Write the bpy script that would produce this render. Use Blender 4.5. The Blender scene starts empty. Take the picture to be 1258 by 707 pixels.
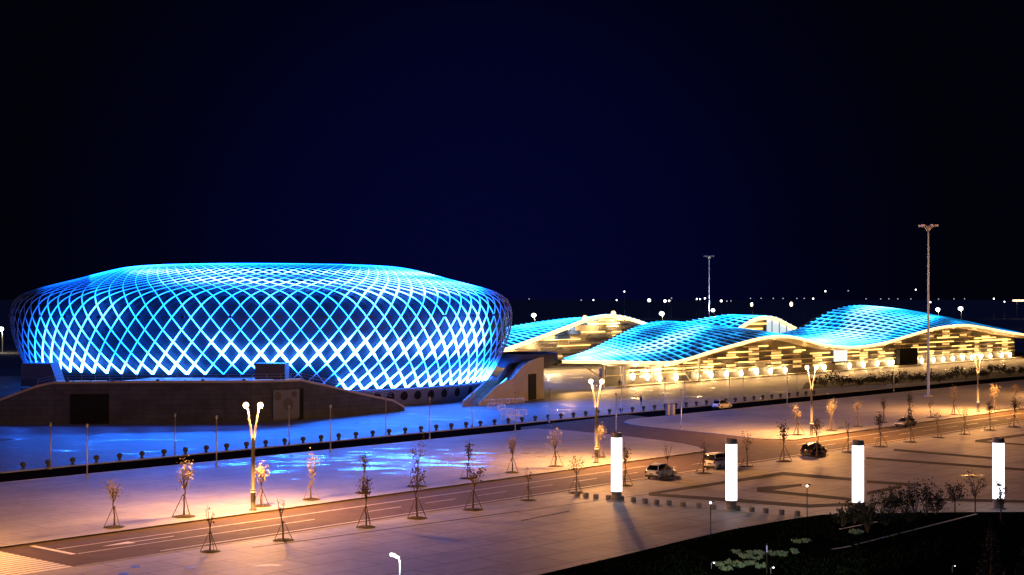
import bpy, math, random
from mathutils import Vector, Matrix, noise

R = math.radians
sc = bpy.context.scene
col = sc.collection
F, CX, HY, H = 1860.0, 629.0, 366.0, 21.0          # focal length in photo pixels, principal column, horizon row, eye height
D = (0.6598, 0.7515)                                # direction along the road
N = (0.7515, -0.6598)                               # across the road, towards the viewer

# ------------------------------------------------------------------ geometry of the place
def G(px, py, z=0.0):
    y = (H - z) * F / (py - HY)
    return Vector(((px - CX) / F * y, y, z))
def PV(px, py, v):                                  # point of the vertical plane v = const seen at a pixel
    a = (px - CX) / F
    y = v / (N[0] * a + N[1])
    return Vector((a * y, y, H - (py - HY) / F * y))
def UV(p): return (p[0] * D[0] + p[1] * D[1], p[0] * N[0] + p[1] * N[1])
def W(u, v, z=0.0): return Vector((u * D[0] + v * N[0], u * D[1] + v * N[1], z))
RZ = math.atan2(D[1], D[0])                         # heading of the road

def lerp(a, b, t): return a + (b - a) * t
def interp(x, xs, ys):
    if x <= xs[0]: return ys[0]
    for i in range(1, len(xs)):
        if x <= xs[i]:
            t = (x - xs[i-1]) / max(1e-9, xs[i] - xs[i-1])
            return lerp(ys[i-1], ys[i], t)
    return ys[-1]
def smooth_interp(x, xs, ys):                       # Catmull-Rom through the points
    n = len(xs)
    if x <= xs[0]: return ys[0]
    if x >= xs[-1]: return ys[-1]
    i = 0
    while xs[i+1] < x: i += 1
    def m(k):
        if k == 0: return (ys[1]-ys[0])/(xs[1]-xs[0])
        if k == n-1: return (ys[-1]-ys[-2])/(xs[-1]-xs[-2])
        return (ys[k+1]-ys[k-1])/(xs[k+1]-xs[k-1])
    h = xs[i+1]-xs[i]; t = (x-xs[i])/h
    a = 2*t**3-3*t*t+1; b = t**3-2*t*t+t; c = -2*t**3+3*t*t; d = t**3-t*t
    return a*ys[i]+b*h*m(i)+c*ys[i+1]+d*h*m(i+1)

# ------------------------------------------------------------------ materials
MATS = {}
def nd(nt, typ, **kw):
    n = nt.nodes.new(typ)
    for k, v in kw.items():
        if k in n.inputs.keys(): n.inputs[k].default_value = v
        else: setattr(n, k, v)
    return n
def mat(name, base=(.5,.5,.5), rough=.6, metal=0.0, var=.15, scale=1.0, bump=0.0, spec=None, coat=0.0):
    m = bpy.data.materials.new(name); m.use_nodes = True
    nt = m.node_tree; b = nt.nodes['Principled BSDF']
    b.inputs['Roughness'].default_value = rough; b.inputs['Metallic'].default_value = metal
    if spec is not None: b.inputs['Specular IOR Level'].default_value = spec
    if coat: b.inputs['Coat Weight'].default_value = coat
    tc = nd(nt, 'ShaderNodeTexCoord')
    ns = nd(nt, 'ShaderNodeTexNoise', Scale=scale, Detail=5.0, Roughness=.6)
    nt.links.new(tc.outputs['Object'], ns.inputs['Vector'])
    rp = nd(nt, 'ShaderNodeValToRGB')
    e = rp.color_ramp.elements
    e[0].position = .25; e[1].position = .75
    e[0].color = tuple(c*(1-var) for c in base) + (1,)
    e[1].color = tuple(min(1, c*(1+var)) for c in base) + (1,)
    nt.links.new(ns.outputs['Fac'], rp.inputs['Fac'])
    nt.links.new(rp.outputs['Color'], b.inputs['Base Color'])
    if bump:
        bp = nd(nt, 'ShaderNodeBump', Strength=bump, Distance=.05)
        nt.links.new(ns.outputs['Fac'], bp.inputs['Height']); nt.links.new(bp.outputs['Normal'], b.inputs['Normal'])
    MATS[name] = m
    return m
def emit(name, color, strength):
    m = bpy.data.materials.new(name); m.use_nodes = True
    nt = m.node_tree; b = nt.nodes['Principled BSDF']
    b.inputs['Base Color'].default_value = (.6,.6,.6,1)
    b.inputs['Emission Color'].default_value = tuple(color) + (1,)
    b.inputs['Emission Strength'].default_value = strength
    MATS[name] = m
    return m
def led(name, cold, hot, attr='led'):
    """light strips whose own brightness is a per-vertex value: 0 dim cyan, 1 full white"""
    m = bpy.data.materials.new(name); m.use_nodes = True
    nt = m.node_tree; b = nt.nodes['Principled BSDF']
    b.inputs['Base Color'].default_value = (.3,.35,.4,1); b.inputs['Roughness'].default_value = .4
    a = nd(nt, 'ShaderNodeAttribute', attribute_name=attr)
    mx = nd(nt, 'ShaderNodeMix', data_type='RGBA')
    mx.inputs[6].default_value = tuple(cold)+(1,); mx.inputs[7].default_value = tuple(hot)+(1,)
    mp = nd(nt, 'ShaderNodeClamp')
    nt.links.new(a.outputs['Fac'], mp.inputs['Value'])
    nt.links.new(mp.outputs['Result'], mx.inputs[0])
    nt.links.new(mx.outputs[2], b.inputs['Emission Color'])
    # below zero the strip fades out
    mr = nd(nt, 'ShaderNodeMapRange'); mr.inputs['From Min'].default_value = -1; mr.inputs['From Max'].default_value = 0
    nt.links.new(a.outputs['Fac'], mr.inputs['Value'])
    pw=nd(nt,'ShaderNodeMath',operation='POWER'); pw.inputs[1].default_value=4.0
    nt.links.new(mr.outputs['Result'], pw.inputs[0]); nt.links.new(pw.outputs[0], b.inputs['Emission Strength'])
    MATS[name] = m
    return m

def paving(name, base, tile, wet_lo, wet_hi, dry=.5, seam=.75, wet=.07, rot=RZ, var=.14, wscale=.16, zone=None, joint=.015, spec=.35):
    """stone slabs with joints, stains, and wet patches of low roughness"""
    m = bpy.data.materials.new(name); m.use_nodes = True
    nt = m.node_tree; b = nt.nodes['Principled BSDF']; L = nt.links.new
    tc = nd(nt, 'ShaderNodeTexCoord')
    mp = nd(nt, 'ShaderNodeMapping'); mp.inputs['Rotation'].default_value = (0,0,-rot)
    L(tc.outputs['Object'], mp.inputs['Vector'])
    br = nd(nt, 'ShaderNodeTexBrick', Scale=1.0)
    br.inputs['Brick Width'].default_value = tile[0]; br.inputs['Row Height'].default_value = tile[1]
    br.inputs['Mortar Size'].default_value = joint
    br.inputs['Color1'].default_value = tuple(c*.93 for c in base)+(1,)
    br.inputs['Color2'].default_value = tuple(c*1.06 for c in base)+(1,)
    br.inputs['Mortar'].default_value = tuple(c*seam for c in base)+(1,)
    L(mp.outputs['Vector'], br.inputs['Vector'])
    n1 = nd(nt, 'ShaderNodeTexNoise', Scale=.11, Detail=7.0, Roughness=.62)
    L(mp.outputs['Vector'], n1.inputs['Vector'])
    r1 = nd(nt, 'ShaderNodeMapRange'); r1.inputs['From Min'].default_value=.3; r1.inputs['From Max'].default_value=.7
    r1.inputs['To Min'].default_value=1-var; r1.inputs['To Max'].default_value=1+var
    L(n1.outputs['Fac'], r1.inputs['Value'])
    n3 = nd(nt, 'ShaderNodeTexNoise', Scale=.9, Detail=6.0, Roughness=.7)
    L(mp.outputs['Vector'], n3.inputs['Vector'])
    r3 = nd(nt, 'ShaderNodeMapRange'); r3.inputs['From Min'].default_value=.3; r3.inputs['From Max'].default_value=.7
    r3.inputs['To Min'].default_value=.86; r3.inputs['To Max'].default_value=1.12
    L(n3.outputs['Fac'], r3.inputs['Value'])
    mu = nd(nt, 'ShaderNodeMath', operation='MULTIPLY'); L(r1.outputs['Result'], mu.inputs[0]); L(r3.outputs['Result'], mu.inputs[1])
    vm = nd(nt, 'ShaderNodeVectorMath', operation='SCALE')
    L(br.outputs['Color'], vm.inputs[0]); L(mu.outputs[0], vm.inputs['Scale'])
    L(vm.outputs[0], b.inputs['Base Color'])
    mp2 = nd(nt, 'ShaderNodeMapping'); mp2.inputs['Rotation'].default_value=(0,0,-rot+.5); mp2.inputs['Scale'].default_value=(.7,1.5,1)
    L(tc.outputs['Object'], mp2.inputs['Vector'])
    n2 = nd(nt, 'ShaderNodeTexNoise', Scale=wscale, Detail=8.0, Roughness=.66)
    L(mp2.outputs['Vector'], n2.inputs['Vector'])
    r2 = nd(nt, 'ShaderNodeMapRange'); r2.inputs['From Min'].default_value=wet_lo; r2.inputs['From Max'].default_value=wet_hi
    r2.inputs['To Min'].default_value=dry; r2.inputs['To Max'].default_value=wet
    src=n2.outputs['Fac']
    if zone:                                        # low ground where the water stands
        sb=nd(nt,'ShaderNodeVectorMath',operation='SUBTRACT'); L(tc.outputs['Object'],sb.inputs[0]); sb.inputs[1].default_value=(zone[0],zone[1],0)
        mz=nd(nt,'ShaderNodeMapping'); mz.inputs['Rotation'].default_value=(0,0,-rot); mz.inputs['Scale'].default_value=(1/zone[2],1/zone[3],0); L(sb.outputs[0],mz.inputs['Vector'])
        ln=nd(nt,'ShaderNodeVectorMath',operation='LENGTH'); L(mz.outputs['Vector'],ln.inputs[0])
        zr=nd(nt,'ShaderNodeMapRange'); zr.inputs['From Min'].default_value=.3; zr.inputs['From Max'].default_value=1.1; zr.inputs['To Min'].default_value=.065; zr.inputs['To Max'].default_value=-.12
        L(ln.outputs['Value'],zr.inputs['Value'])
        az=nd(nt,'ShaderNodeMath',operation='ADD'); L(n2.outputs['Fac'],az.inputs[0]); L(zr.outputs['Result'],az.inputs[1]); src=az.outputs[0]
    L(src, r2.inputs['Value'])
    L(r2.outputs['Result'], b.inputs['Roughness'])
    b.inputs['Specular IOR Level'].default_value=spec
    bp = nd(nt, 'ShaderNodeBump', Strength=.10, Distance=.02)
    L(n3.outputs['Fac'], bp.inputs['Height']); L(bp.outputs['Normal'], b.inputs['Normal'])
    MATS[name] = m
    return m

paving('arena_paving', (.26,.26,.27), (1.2,1.2), .56, .66, dry=.62, wet=.18)
paving('island_paving', (.30,.285,.275), (7.2,3.6), .555, .625, dry=.65, wet=.13, joint=.09, seam=.72, var=.2, wscale=.22, zone=(G(470,566)[0],G(470,566)[1],42,26))
paving('near_paving', (.29,.275,.27), (7.2,3.6), .64, .74, dry=.65, wet=.15, joint=.10, seam=.6, var=.28, spec=.16)
paving('band_paving', (.055,.048,.046), (.8,.8), .66, .74, dry=.8, wet=.3, spec=.04)
paving('crossing_paving', (.13,.10,.085), (1.2,.42), .8, .9, dry=.6)
paving('dark_paving', (.06,.06,.065), (1.0,1.0), .6, .7)
mat('asphalt', (.100,.072,.052), .85, var=.25, scale=.6, bump=.15, spec=.12)
mat('service_asphalt', (.007,.007,.0075), .9, var=.25, scale=.5, spec=.0)
mat('paint', (.70,.68,.64), .6, var=.2, scale=3)
mat('kerb_stone', (.36,.35,.34), .7, var=.15, scale=1.5)
mat('soil', (.24,.23,.22), .95, var=.35, scale=.02, spec=.0)
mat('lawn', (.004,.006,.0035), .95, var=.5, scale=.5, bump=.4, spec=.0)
mat('concrete', (.34,.31,.29), .7, var=.18, scale=.35)
mat('beige_stone', (.44,.35,.25), .7, var=.15, scale=.4)
mat('dark_stone', (.06,.056,.052), .6, var=.2, scale=.5)
mat('grey_stone', (.15,.14,.13), .65, var=.2, scale=.5)
mat('soffit', (.45,.36,.26), .5, var=.1, scale=.4)
mat('door_dark', (.010,.011,.014), .6, var=.3, spec=.05)
mat('black_metal', (.02,.02,.022), .45, .3, var=.2)
mat('grey_metal', (.32,.32,.34), .45, .6, var=.15, scale=2)
mat('lamp_paint', (.085,.08,.07), .45, .2, var=.08)
mat('lamp_base', (.17,.155,.15), .6, var=.2)
mat('mast_paint', (.33,.43,.64), .5, .1, var=.08)
mat('white_paint', (.75,.75,.76), .35, var=.05)
mat('arena_glass', (.014,.036,.040), .4, .0, var=.4, scale=.06, spec=.12)
mat('plinth', (.10,.11,.14), .6, var=.2, scale=.3)
mat('stair_head_panel', (.03,.036,.06), .6, var=.2)
mat('roof_blue', (.02,.20,.50), .45, var=.25, scale=.12)
mat('roof_back', (.10,.11,.13), .6, var=.2, scale=.1)
mat('bark', (.10,.075,.055), .9, var=.3, scale=6, bump=.3)
mat('stake_wood', (.14,.10,.07), .85, var=.3, scale=4)
mat('pit_soil', (.035,.025,.018), .95, var=.4, scale=4)
mat('rubber', (.012,.012,.013), .8, var=.2)
mat('rim', (.42,.42,.44), .3, .8, var=.05)
mat('car_white', (.84,.83,.82), .25, .0, var=.03, coat=.6)
mat('car_black', (.012,.012,.014), .2, .0, var=.05, coat=.8)
mat('car_grey', (.42,.42,.44), .25, .4, var=.05, coat=.6)
mat('car_glass', (.008,.009,.011), .08, .0, var=.1, spec=.7)
mat('tail_red', (.12,.010,.008), .3, var=.1)
mat('head_clear', (.65,.65,.65), .15, var=.1)
mat('bollard_stone', (.035,.035,.038), .8, var=.25, scale=4, bump=.3)
mat('block_stone', (.16,.13,.115), .8, var=.25, scale=4, bump=.3)
mat('cloth_dark', (.03,.03,.04), .9, var=.3, scale=8)
mat('skin', (.35,.22,.16), .6, var=.1)
mat('sign_blue', (.045,.065,.13), .5, var=.1)
mat('sign_dark', (.012,.016,.03), .5, var=.1)
def coursed(name, base, bw, bh):
    m=mat(name, base, .8, var=.3, scale=.45, bump=.2, spec=.2); nt=m.node_tree; b=nt.nodes['Principled BSDF']
    tc=nd(nt,'ShaderNodeTexCoord'); sx=nd(nt,'ShaderNodeSeparateXYZ'); nt.links.new(tc.outputs['Object'],sx.inputs[0])
    cx=nd(nt,'ShaderNodeCombineXYZ'); nt.links.new(sx.outputs['X'],cx.inputs['X']); nt.links.new(sx.outputs['Z'],cx.inputs['Y'])
    br=nd(nt,'ShaderNodeTexBrick',Scale=1.0); br.inputs['Brick Width'].default_value=bw; br.inputs['Row Height'].default_value=bh; br.inputs['Mortar Size'].default_value=.05
    br.inputs['Color1'].default_value=(.86,.86,.86,1); br.inputs['Color2'].default_value=(1.12,1.1,1.08,1); br.inputs['Mortar'].default_value=(.68,.68,.68,1)
    nt.links.new(cx.outputs[0],br.inputs['Vector'])
    src=b.inputs['Base Color'].links[0].from_socket
    mm=nd(nt,'ShaderNodeVectorMath',operation='MULTIPLY'); nt.links.new(src,mm.inputs[0]); nt.links.new(br.outputs['Color'],mm.inputs[1]); nt.links.new(mm.outputs[0],b.inputs['Base Color'])
coursed('podium_stone', (.052,.060,.088), 2.4, .8)
def leaf(name, c1, c2):
    m = mat(name, c1, .65, var=.0)
    nt = m.node_tree
    for n in nt.nodes:
        if n.type == 'VALTORGB':
            n.color_ramp.elements[0].color = tuple(c1)+(1,); n.color_ramp.elements[1].color = tuple(c2)+(1,)
        if n.type == 'TEX_NOISE': n.inputs['Scale'].default_value = 3.5
    b = nt.nodes['Principled BSDF']
    b.inputs['Specular IOR Level'].default_value = .15
    return m
leaf('leaf_yellow', (.26,.21,.13), (.50,.41,.27))
leaf('leaf_brown', (.07,.048,.026), (.19,.13,.065))
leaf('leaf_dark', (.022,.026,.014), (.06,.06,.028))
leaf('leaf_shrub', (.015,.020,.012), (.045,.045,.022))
leaf('leaf_lime', (.24,.30,.20), (.46,.52,.40))
leaf('leaf_conifer', (.008,.014,.010), (.022,.032,.018))

emit('lamp_globe', (1.0,.66,.28), 5)
emit('cool_lamp', (.95,.97,1.0), 9)
emit('far_lamp', (1.0,.97,.95), 5)
emit('far_warm', (1.0,.75,.40), 3)
emit('far_dim', (.75,.80,1.0), .7)
emit('pylon_white', (.93,.93,1.0), 3.4)
emit('fascia_led', (1.0,.62,.23), 2.7)
emit('wall_strip', (1.0,.60,.14), 2.6)
emit('wall_pool', (1.0,.78,.42), 16)
emit('warm_window', (1.0,.56,.15), .8)
emit('pale_window', (.75,.92,1.0), .85)
emit('cyan_reflection', (.10,.75,1.0), 2.4)
emit('pale_line', (.25,.5,1.0), .6)
emit('head_on', (1.0,.85,.6), 3)
emit('tail_on', (1.0,.5,.35), 1.2)
led('arena_led', (.045,2.6,22.0), (2.1,7.5,34.0))
led('roof_led', (.025,1.75,4.6), (1.3,3.6,5.2))

# ------------------------------------------------------------------ mesh builder
LOC = {}
class MB:
    def __init__(s): s.v=[]; s.f=[]; s.m=[]; s.a=[]
    def vert(s, p, a=0.0): s.v.append((p[0],p[1],p[2])); s.a.append(a); return len(s.v)-1
    def face(s, idx, mi=0): s.f.append(tuple(idx)); s.m.append(mi)
    def quad(s, a, b, c, d, mi=0):
        i=[s.vert(p) for p in (a,b,c,d)]; s.face(i, mi)
    def box(s, c, size, rz=0.0, mi=0, tilt=None):
        x,y,z = size[0]/2, size[1]/2, size[2]/2
        M = Matrix.Rotation(rz,3,'Z')
        if tilt is not None: M = M @ tilt
        i=[s.vert(Vector(c)+M@Vector((sx*x,sy*y,sz*z))) for sz in(-1,1) for sy in(-1,1) for sx in(-1,1)]
        for q in ((0,2,3,1),(4,5,7,6),(0,1,5,4),(2,6,7,3),(0,4,6,2),(1,3,7,5)): s.face([i[k] for k in q], mi)
    def tube(s, pts, rad, n=8, mi=0, caps=True, a=None):
        pts=[Vector(p) for p in pts]
        if not hasattr(rad,'__len__'): rad=[rad]*len(pts)
        rings=[]
        up=None
        for k,p in enumerate(pts):
            t=(pts[min(k+1,len(pts)-1)]-pts[max(k-1,0)]).normalized()
            if up is None:
                up = Vector((0,0,1)) if abs(t.z)<.9 else Vector((1,0,0))
            b=t.cross(up).normalized(); c=b.cross(t).normalized(); up=c
            rings.append([s.vert(p+(b*math.cos(2*math.pi*j/n)+c*math.sin(2*math.pi*j/n))*rad[k], 0 if a is None else a[k]) for j in range(n)])
        for k in range(len(rings)-1):
            for j in range(n):
                s.face((rings[k][j],rings[k][(j+1)%n],rings[k+1][(j+1)%n],rings[k+1][j]), mi)
        if caps:
            s.face(tuple(rings[0]), mi); s.face(tuple(reversed(rings[-1])), mi)
    def sphere(s, c, r, mi=0, nu=10, nv=7, sz=1.0):
        rows=[]
        for i in range(1,nv):
            th=math.pi*i/nv
            rows.append([s.vert((c[0]+r*math.sin(th)*math.cos(2*math.pi*j/nu),c[1]+r*math.sin(th)*math.sin(2*math.pi*j/nu),c[2]+r*sz*math.cos(th))) for j in range(nu)])
        t=s.vert((c[0],c[1],c[2]+r*sz)); b=s.vert((c[0],c[1],c[2]-r*sz))
        for j in range(nu):
            s.face((t,rows[0][j],rows[0][(j+1)%nu]),mi); s.face((b,rows[-1][(j+1)%nu],rows[-1][j]),mi)
            for i in range(len(rows)-1): s.face((rows[i][j],rows[i+1][j],rows[i+1][(j+1)%nu],rows[i][(j+1)%nu]),mi)
    def poly(s, pts, mi=0, skirt=0.0):
        pts=[Vector(p) for p in pts]
        ar=sum(pts[i].x*pts[(i+1)%len(pts)].y-pts[(i+1)%len(pts)].x*pts[i].y for i in range(len(pts)))
        if ar<0: pts.reverse()
        i=[s.vert(p) for p in pts]; s.face(i,mi)
        if skirt:
            lo=[s.vert(p-Vector((0,0,skirt))) for p in pts]; n=len(pts)
            up=[s.vert(p) for p in pts]
            for k in range(n): s.face((lo[k],lo[(k+1)%n],up[(k+1)%n],up[k]),mi)
    def leaf(s, c, size, rnd, mi=0):
        d1=Vector((rnd.gauss(0,1),rnd.gauss(0,1),rnd.gauss(0,.7))).normalized()
        d2=d1.cross(Vector((rnd.gauss(0,1),rnd.gauss(0,1),rnd.gauss(0,1)))).normalized()
        c=Vector(c); a=size*.5; b=size*.28
        s.quad(c-d1*a, c-d1*a*.1+d2*b, c+d1*a, c-d1*a*.1-d2*b, mi)
    def build(s, name, mats, parent=None, smooth=False, world=True, attr=False):
        off=Vector((0,0,0))
        if parent is not None and world: off=LOC.get(parent.name, Vector((0,0,0)))
        me=bpy.data.meshes.new(name)
        me.from_pydata([(x-off.x,y-off.y,z-off.z) for x,y,z in s.v],[],s.f)
        ms=mats if isinstance(mats,(list,tuple)) else [mats]
        for m in ms: me.materials.append(MATS[m])
        for p,mi in zip(me.polygons,s.m):
            p.material_index=mi
            if smooth: p.use_smooth=True
        if attr:
            at=me.attributes.new('led','FLOAT','POINT'); at.data.foreach_set('value', s.a)
        me.update()
        o=bpy.data.objects.new(name, me); col.objects.link(o)
        if parent is not None: o.parent=parent; LOC[o.name]=off
        else: LOC[o.name]=Vector((0,0,0))
        return o
def tag(o, label, cat, group=None):
    o['label']=label; o['category']=cat
    if group: o['group']=group
    return o
def thing(name, loc, label, cat, group=None, rz=0.0):
    o=bpy.data.objects.new(name,None); col.objects.link(o)
    o.empty_display_size=.3; o.location=loc; o.rotation_euler=(0,0,rz); LOC[o.name]=Vector(loc)
    return tag(o,label,cat,group)
def struct(o, kind='structure'): o['kind']=kind; return o
def copy_tree(o, parent=None):
    c=o.copy(); col.objects.link(c)
    if parent is not None: c.parent=parent
    for ch in list(o.children): copy_tree(ch, c)
    return c
def ordinal(n):
    return '%d%s'%(n, 'th' if 10<=n%100<=20 else {1:'st',2:'nd',3:'rd'}.get(n%10,'th'))

# ------------------------------------------------------------------ camera, sky
cam=bpy.data.cameras.new('camera'); co=bpy.data.objects.new('camera',cam); col.objects.link(co); sc.camera=co
co.location=(0,0,H); co.rotation_euler=(R(90),0,0)
cam.sensor_width=36; cam.lens=36*F/1258; cam.shift_y=12.5/1258; cam.clip_start=1; cam.clip_end=20000

w=bpy.data.worlds.new('World'); sc.world=w; w.use_nodes=True
nt=w.node_tree; bg=nt.nodes['Background']; L=nt.links.new
tc=nd(nt,'ShaderNodeTexCoord'); sp=nd(nt,'ShaderNodeSeparateXYZ'); L(tc.outputs['Generated'],sp.inputs[0])
# town and arena glow: a soft navy lobe over the site, fading towards the zenith and the sides
dt=nd(nt,'ShaderNodeVectorMath',operation='DOT_PRODUCT'); L(tc.outputs['Generated'],dt.inputs[0])
dt.inputs[1].default_value=Vector((-.02,1,.01)).normalized()
mr=nd(nt,'ShaderNodeMapRange'); mr.inputs['From Min'].default_value=.955; mr.inputs['From Max'].default_value=1.0
L(dt.outputs['Value'],mr.inputs['Value'])
rp=nd(nt,'ShaderNodeValToRGB'); e=rp.color_ramp.elements
e[0].position=0; e[0].color=(.0005,.0006,.0028,1); e[1].position=1; e[1].color=(.0011,.0016,.022,1)
x=e.new(.5); x.color=(.0004,.0006,.0075,1)
L(mr.outputs['Result'],rp.inputs['Fac'])
sky=nd(nt,'ShaderNodeTexSky',sky_type='NISHITA',sun_disc=False,sun_elevation=R(-9),sun_rotation=R(60))
sm=nd(nt,'ShaderNodeVectorMath',operation='SCALE'); sm.inputs['Scale'].default_value=.04; L(sky.outputs['Color'],sm.inputs[0])
ad=nd(nt,'ShaderNodeVectorMath',operation='ADD'); L(sm.outputs[0],ad.inputs[0]); L(rp.outputs['Color'],ad.inputs[1])
L(ad.outputs[0],bg.inputs['Color']); bg.inputs['Strength'].default_value=1.0
# faint moonlight in place of the sun
sl=bpy.data.lights.new('moonlight','SUN'); sl.energy=.2; sl.angle=R(10); sl.color=(.12,.2,1.0)
so=bpy.data.objects.new('moonlight',sl); col.objects.link(so); so.rotation_euler=(R(35),R(-25),0)
vs=sc.view_settings; vs.view_transform='Standard'; vs.look='None'; vs.exposure=0; vs.gamma=1; vs.use_curve_mapping=False
sc.render.engine='CYCLES'
cy=sc.cycles; cy.use_denoising=True; cy.use_light_tree=True; cy.max_bounces=5; cy.diffuse_bounces=2; cy.glossy_bounces=3
cy.transmission_bounces=2; cy.sample_clamp_indirect=4; cy.sample_clamp_direct=0; cy.caustics_reflective=False; cy.caustics_refractive=False
try: cy.denoiser='OPENIMAGEDENOISE'; cy.denoising_input_passes='RGB_ALBEDO_NORMAL'
except Exception: pass

def point_light(loc, power, color, radius=.2, parent=None):
    l=bpy.data.lights.new('lamp_light','POINT'); l.energy=power; l.color=color; l.shadow_soft_size=radius
    o=bpy.data.objects.new('lamp_light',l); col.objects.link(o)
    if parent is not None: o.parent=parent; o.location=Vector(loc)-LOC.get(parent.name,Vector())
    else: o.location=loc
    return o
def spot_light(loc, target, power, color, angle=70, blend=.6, parent=None, radius=.1):
    l=bpy.data.lights.new('lamp_light','SPOT'); l.energy=power; l.color=color; l.spot_size=R(angle); l.spot_blend=blend; l.shadow_soft_size=radius
    o=bpy.data.objects.new('lamp_light',l); col.objects.link(o)
    d=Vector(target)-Vector(loc); o.rotation_euler=d.to_track_quat('-Z','Y').to_euler()
    if parent is not None: o.parent=parent; o.location=Vector(loc)-LOC.get(parent.name,Vector())
    else: o.location=loc
    return o

# ------------------------------------------------------------------ ground, roads, paving
ZR=-.12                                             # road level; paving top is 0
m=MB(); m.poly([(-6000,-300,-.2),(6000,-300,-.2),(6000,15000,-.2),(-6000,15000,-.2)]); struct(m.build('ground','soil'))
VF,VN=-116.6,-103.7                                 # kerbs of the main road
VS0,VS1=-157.0,-166.0                               # kerbs of the service road
m=MB(); m.poly([W(66.5,VN+.2,ZR),W(560,VN+.2,ZR),W(560,VF-.2,ZR),W(66.5,VF-.2,ZR)]); struct(m.build('main_road','asphalt'))
m=MB(); m.poly([W(-40,VS0+.3,ZR+.004),W(560,VS0+.3,ZR+.004),W(560,VS1-.3,ZR+.004),W(-40,VS1-.3,ZR+.004)]); struct(m.build('service_road','service_asphalt'))
def gp(px,py,z=0): return G(px,py,z)
# connector between the two roads
m=MB(); m.poly([gp(640,529,ZR)+Vector((0,6,0)),gp(775,514,ZR)+Vector((0,8,0)),gp(860,526,ZR)+Vector((3,6,0)),gp(975,539,ZR)-Vector((0,3,0)),gp(900,556,ZR),gp(850,557,ZR),gp(640,534,ZR)-Vector((0,6,0))])
for i,v in enumerate(m.v): m.v[i]=(v[0],v[1],ZR+.008)
struct(m.build('side_road','asphalt'))
# paving islands
left_edge=[(665,527.4),(700,529.5),(735,533),(775,537.2),(808,541),(838,545.5),(856,549.5),(866,554.2)]
isl=[W(-40,VS0),W(150,VS0)]+[gp(*p) for p in left_edge]+[W(66.5,VF),W(20,VF)]
# clip: first service kerb point must lie left of the curve
u0=UV(gp(655,527))[0]; isl[1]=W(u0,VS0)
m=MB(); m.poly(isl,skirt=.3); struct(m.build('road_island','island_paving'))
tip=[(790,513.8),(773,515.8),(768,518.5),(776,521),(800,524.2),(830,527.4),(860,530.5),(900,535.2),(930,538.8),(948,539.6)]
u1=UV(gp(800,512.5))[0]
ril=[W(560,VS0),W(u1,VS0)]+[gp(*p) for p in tip]+[W(UV(gp(965,540))[0],VF),W(560,VF)]
m=MB(); m.poly(ril,skirt=.3); struct(m.build('road_island','island_paving'))
def kerb(pts, wd=.28, name='kerb'):
    m=MB()
    for k in range(len(pts)-1):
        a,b=Vector(pts[k]),Vector(pts[k+1]); d=(b-a).normalized(); n=Vector((-d.y,d.x,0))*wd/2
        z0,z1=Vector((0,0,-.2)),Vector((0,0,.028))
        q=[m.vert(p) for p in (a-n+z0,a+n+z0,a-n+z1,a+n+z1,b-n+z0,b+n+z0,b-n+z1,b+n+z1)]
        for f in ((2,3,7,6),(0,2,6,4),(1,5,7,3),(0,1,3,2),(4,6,7,5)): m.face([q[i] for i in f])
    return struct(m.build(name,'kerb_stone'))
kerb([isl[0]]+isl[1:2+len(left_edge)]); kerb([isl[-3+0]]+[W(66.5,VF)]) if False else None
kerb([gp(*left_edge[-1]),W(66.5,VF),W(20,VF)])
kerb([ril[0],ril[1]]+[gp(*p) for p in tip]+[ril[-2],ril[-1]])
# arena / hall forecourt
m=MB(); m.poly([W(-160,VS1),W(560,VS1),W(560,-300),W(420,-330),W(-60,-420),W(-160,-400)],skirt=.3); struct(m.build('forecourt','arena_paving'))
kerb([W(-160,VS1-.14),W(560,VS1-.14)])
# near plaza
m=MB(); m.poly([W(20,VN),W(560,VN),W(560,-20),W(20,-20)],skirt=.3); struct(m.build('plaza','near_paving'))
kerb([W(66.5,VN+.14),W(560,VN+.14)])
m=MB(); m.poly([W(66.5,VF+.02,-.03),W(66.5,VN-.02,-.03),W(20,VN-.02,-.03),W(20,VF+.02,-.03)],skirt=.3); struct(m.build('crossing','asphalt'))
m=MB()
for k in range(15):
    va=VF+.35+k*.84
    m.poly([W(20,va,-.024),W(66.3,va,-.024),W(66.3,va+.64,-.024),W(20,va+.64,-.024)])
struct(m.build('crossing_marking','paint'))
# painted markings
m=MB()
def stripe(u0,u1,v,wd=.15,z=ZR+.012): m.poly([W(u0,v-wd/2,z),W(u1,v-wd/2,z),W(u1,v+wd/2,z),W(u0,v+wd/2,z)])
stripe(70.3,157,-112.6,.17); stripe(190,520,-112.6,.17)
stripe(75.5,520,-105.3,.17); stripe(70.2,96,-109.3,.15)
for k in range(60):
    if not (160<103+k*8<186): stripe(103+k*8,107.5+k*8,-109.3,.15)
m.poly([W(69.6,-115.7,ZR+.012),W(70.1,-115.7,ZR+.012),W(70.1,-109.3,ZR+.012),W(69.6,-109.3,ZR+.012)])
m.poly([W(76.6,-111.05,ZR+.012),W(81,-111.05,ZR+.012),W(81,-110.85,ZR+.012),W(76.6,-110.85,ZR+.012)])
m.poly([W(73.6,-110.95,ZR+.012),W(76.6,-111.5,ZR+.012),W(76.6,-110.4,ZR+.012)])
struct(m.build('road_marking','paint'))
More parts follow.
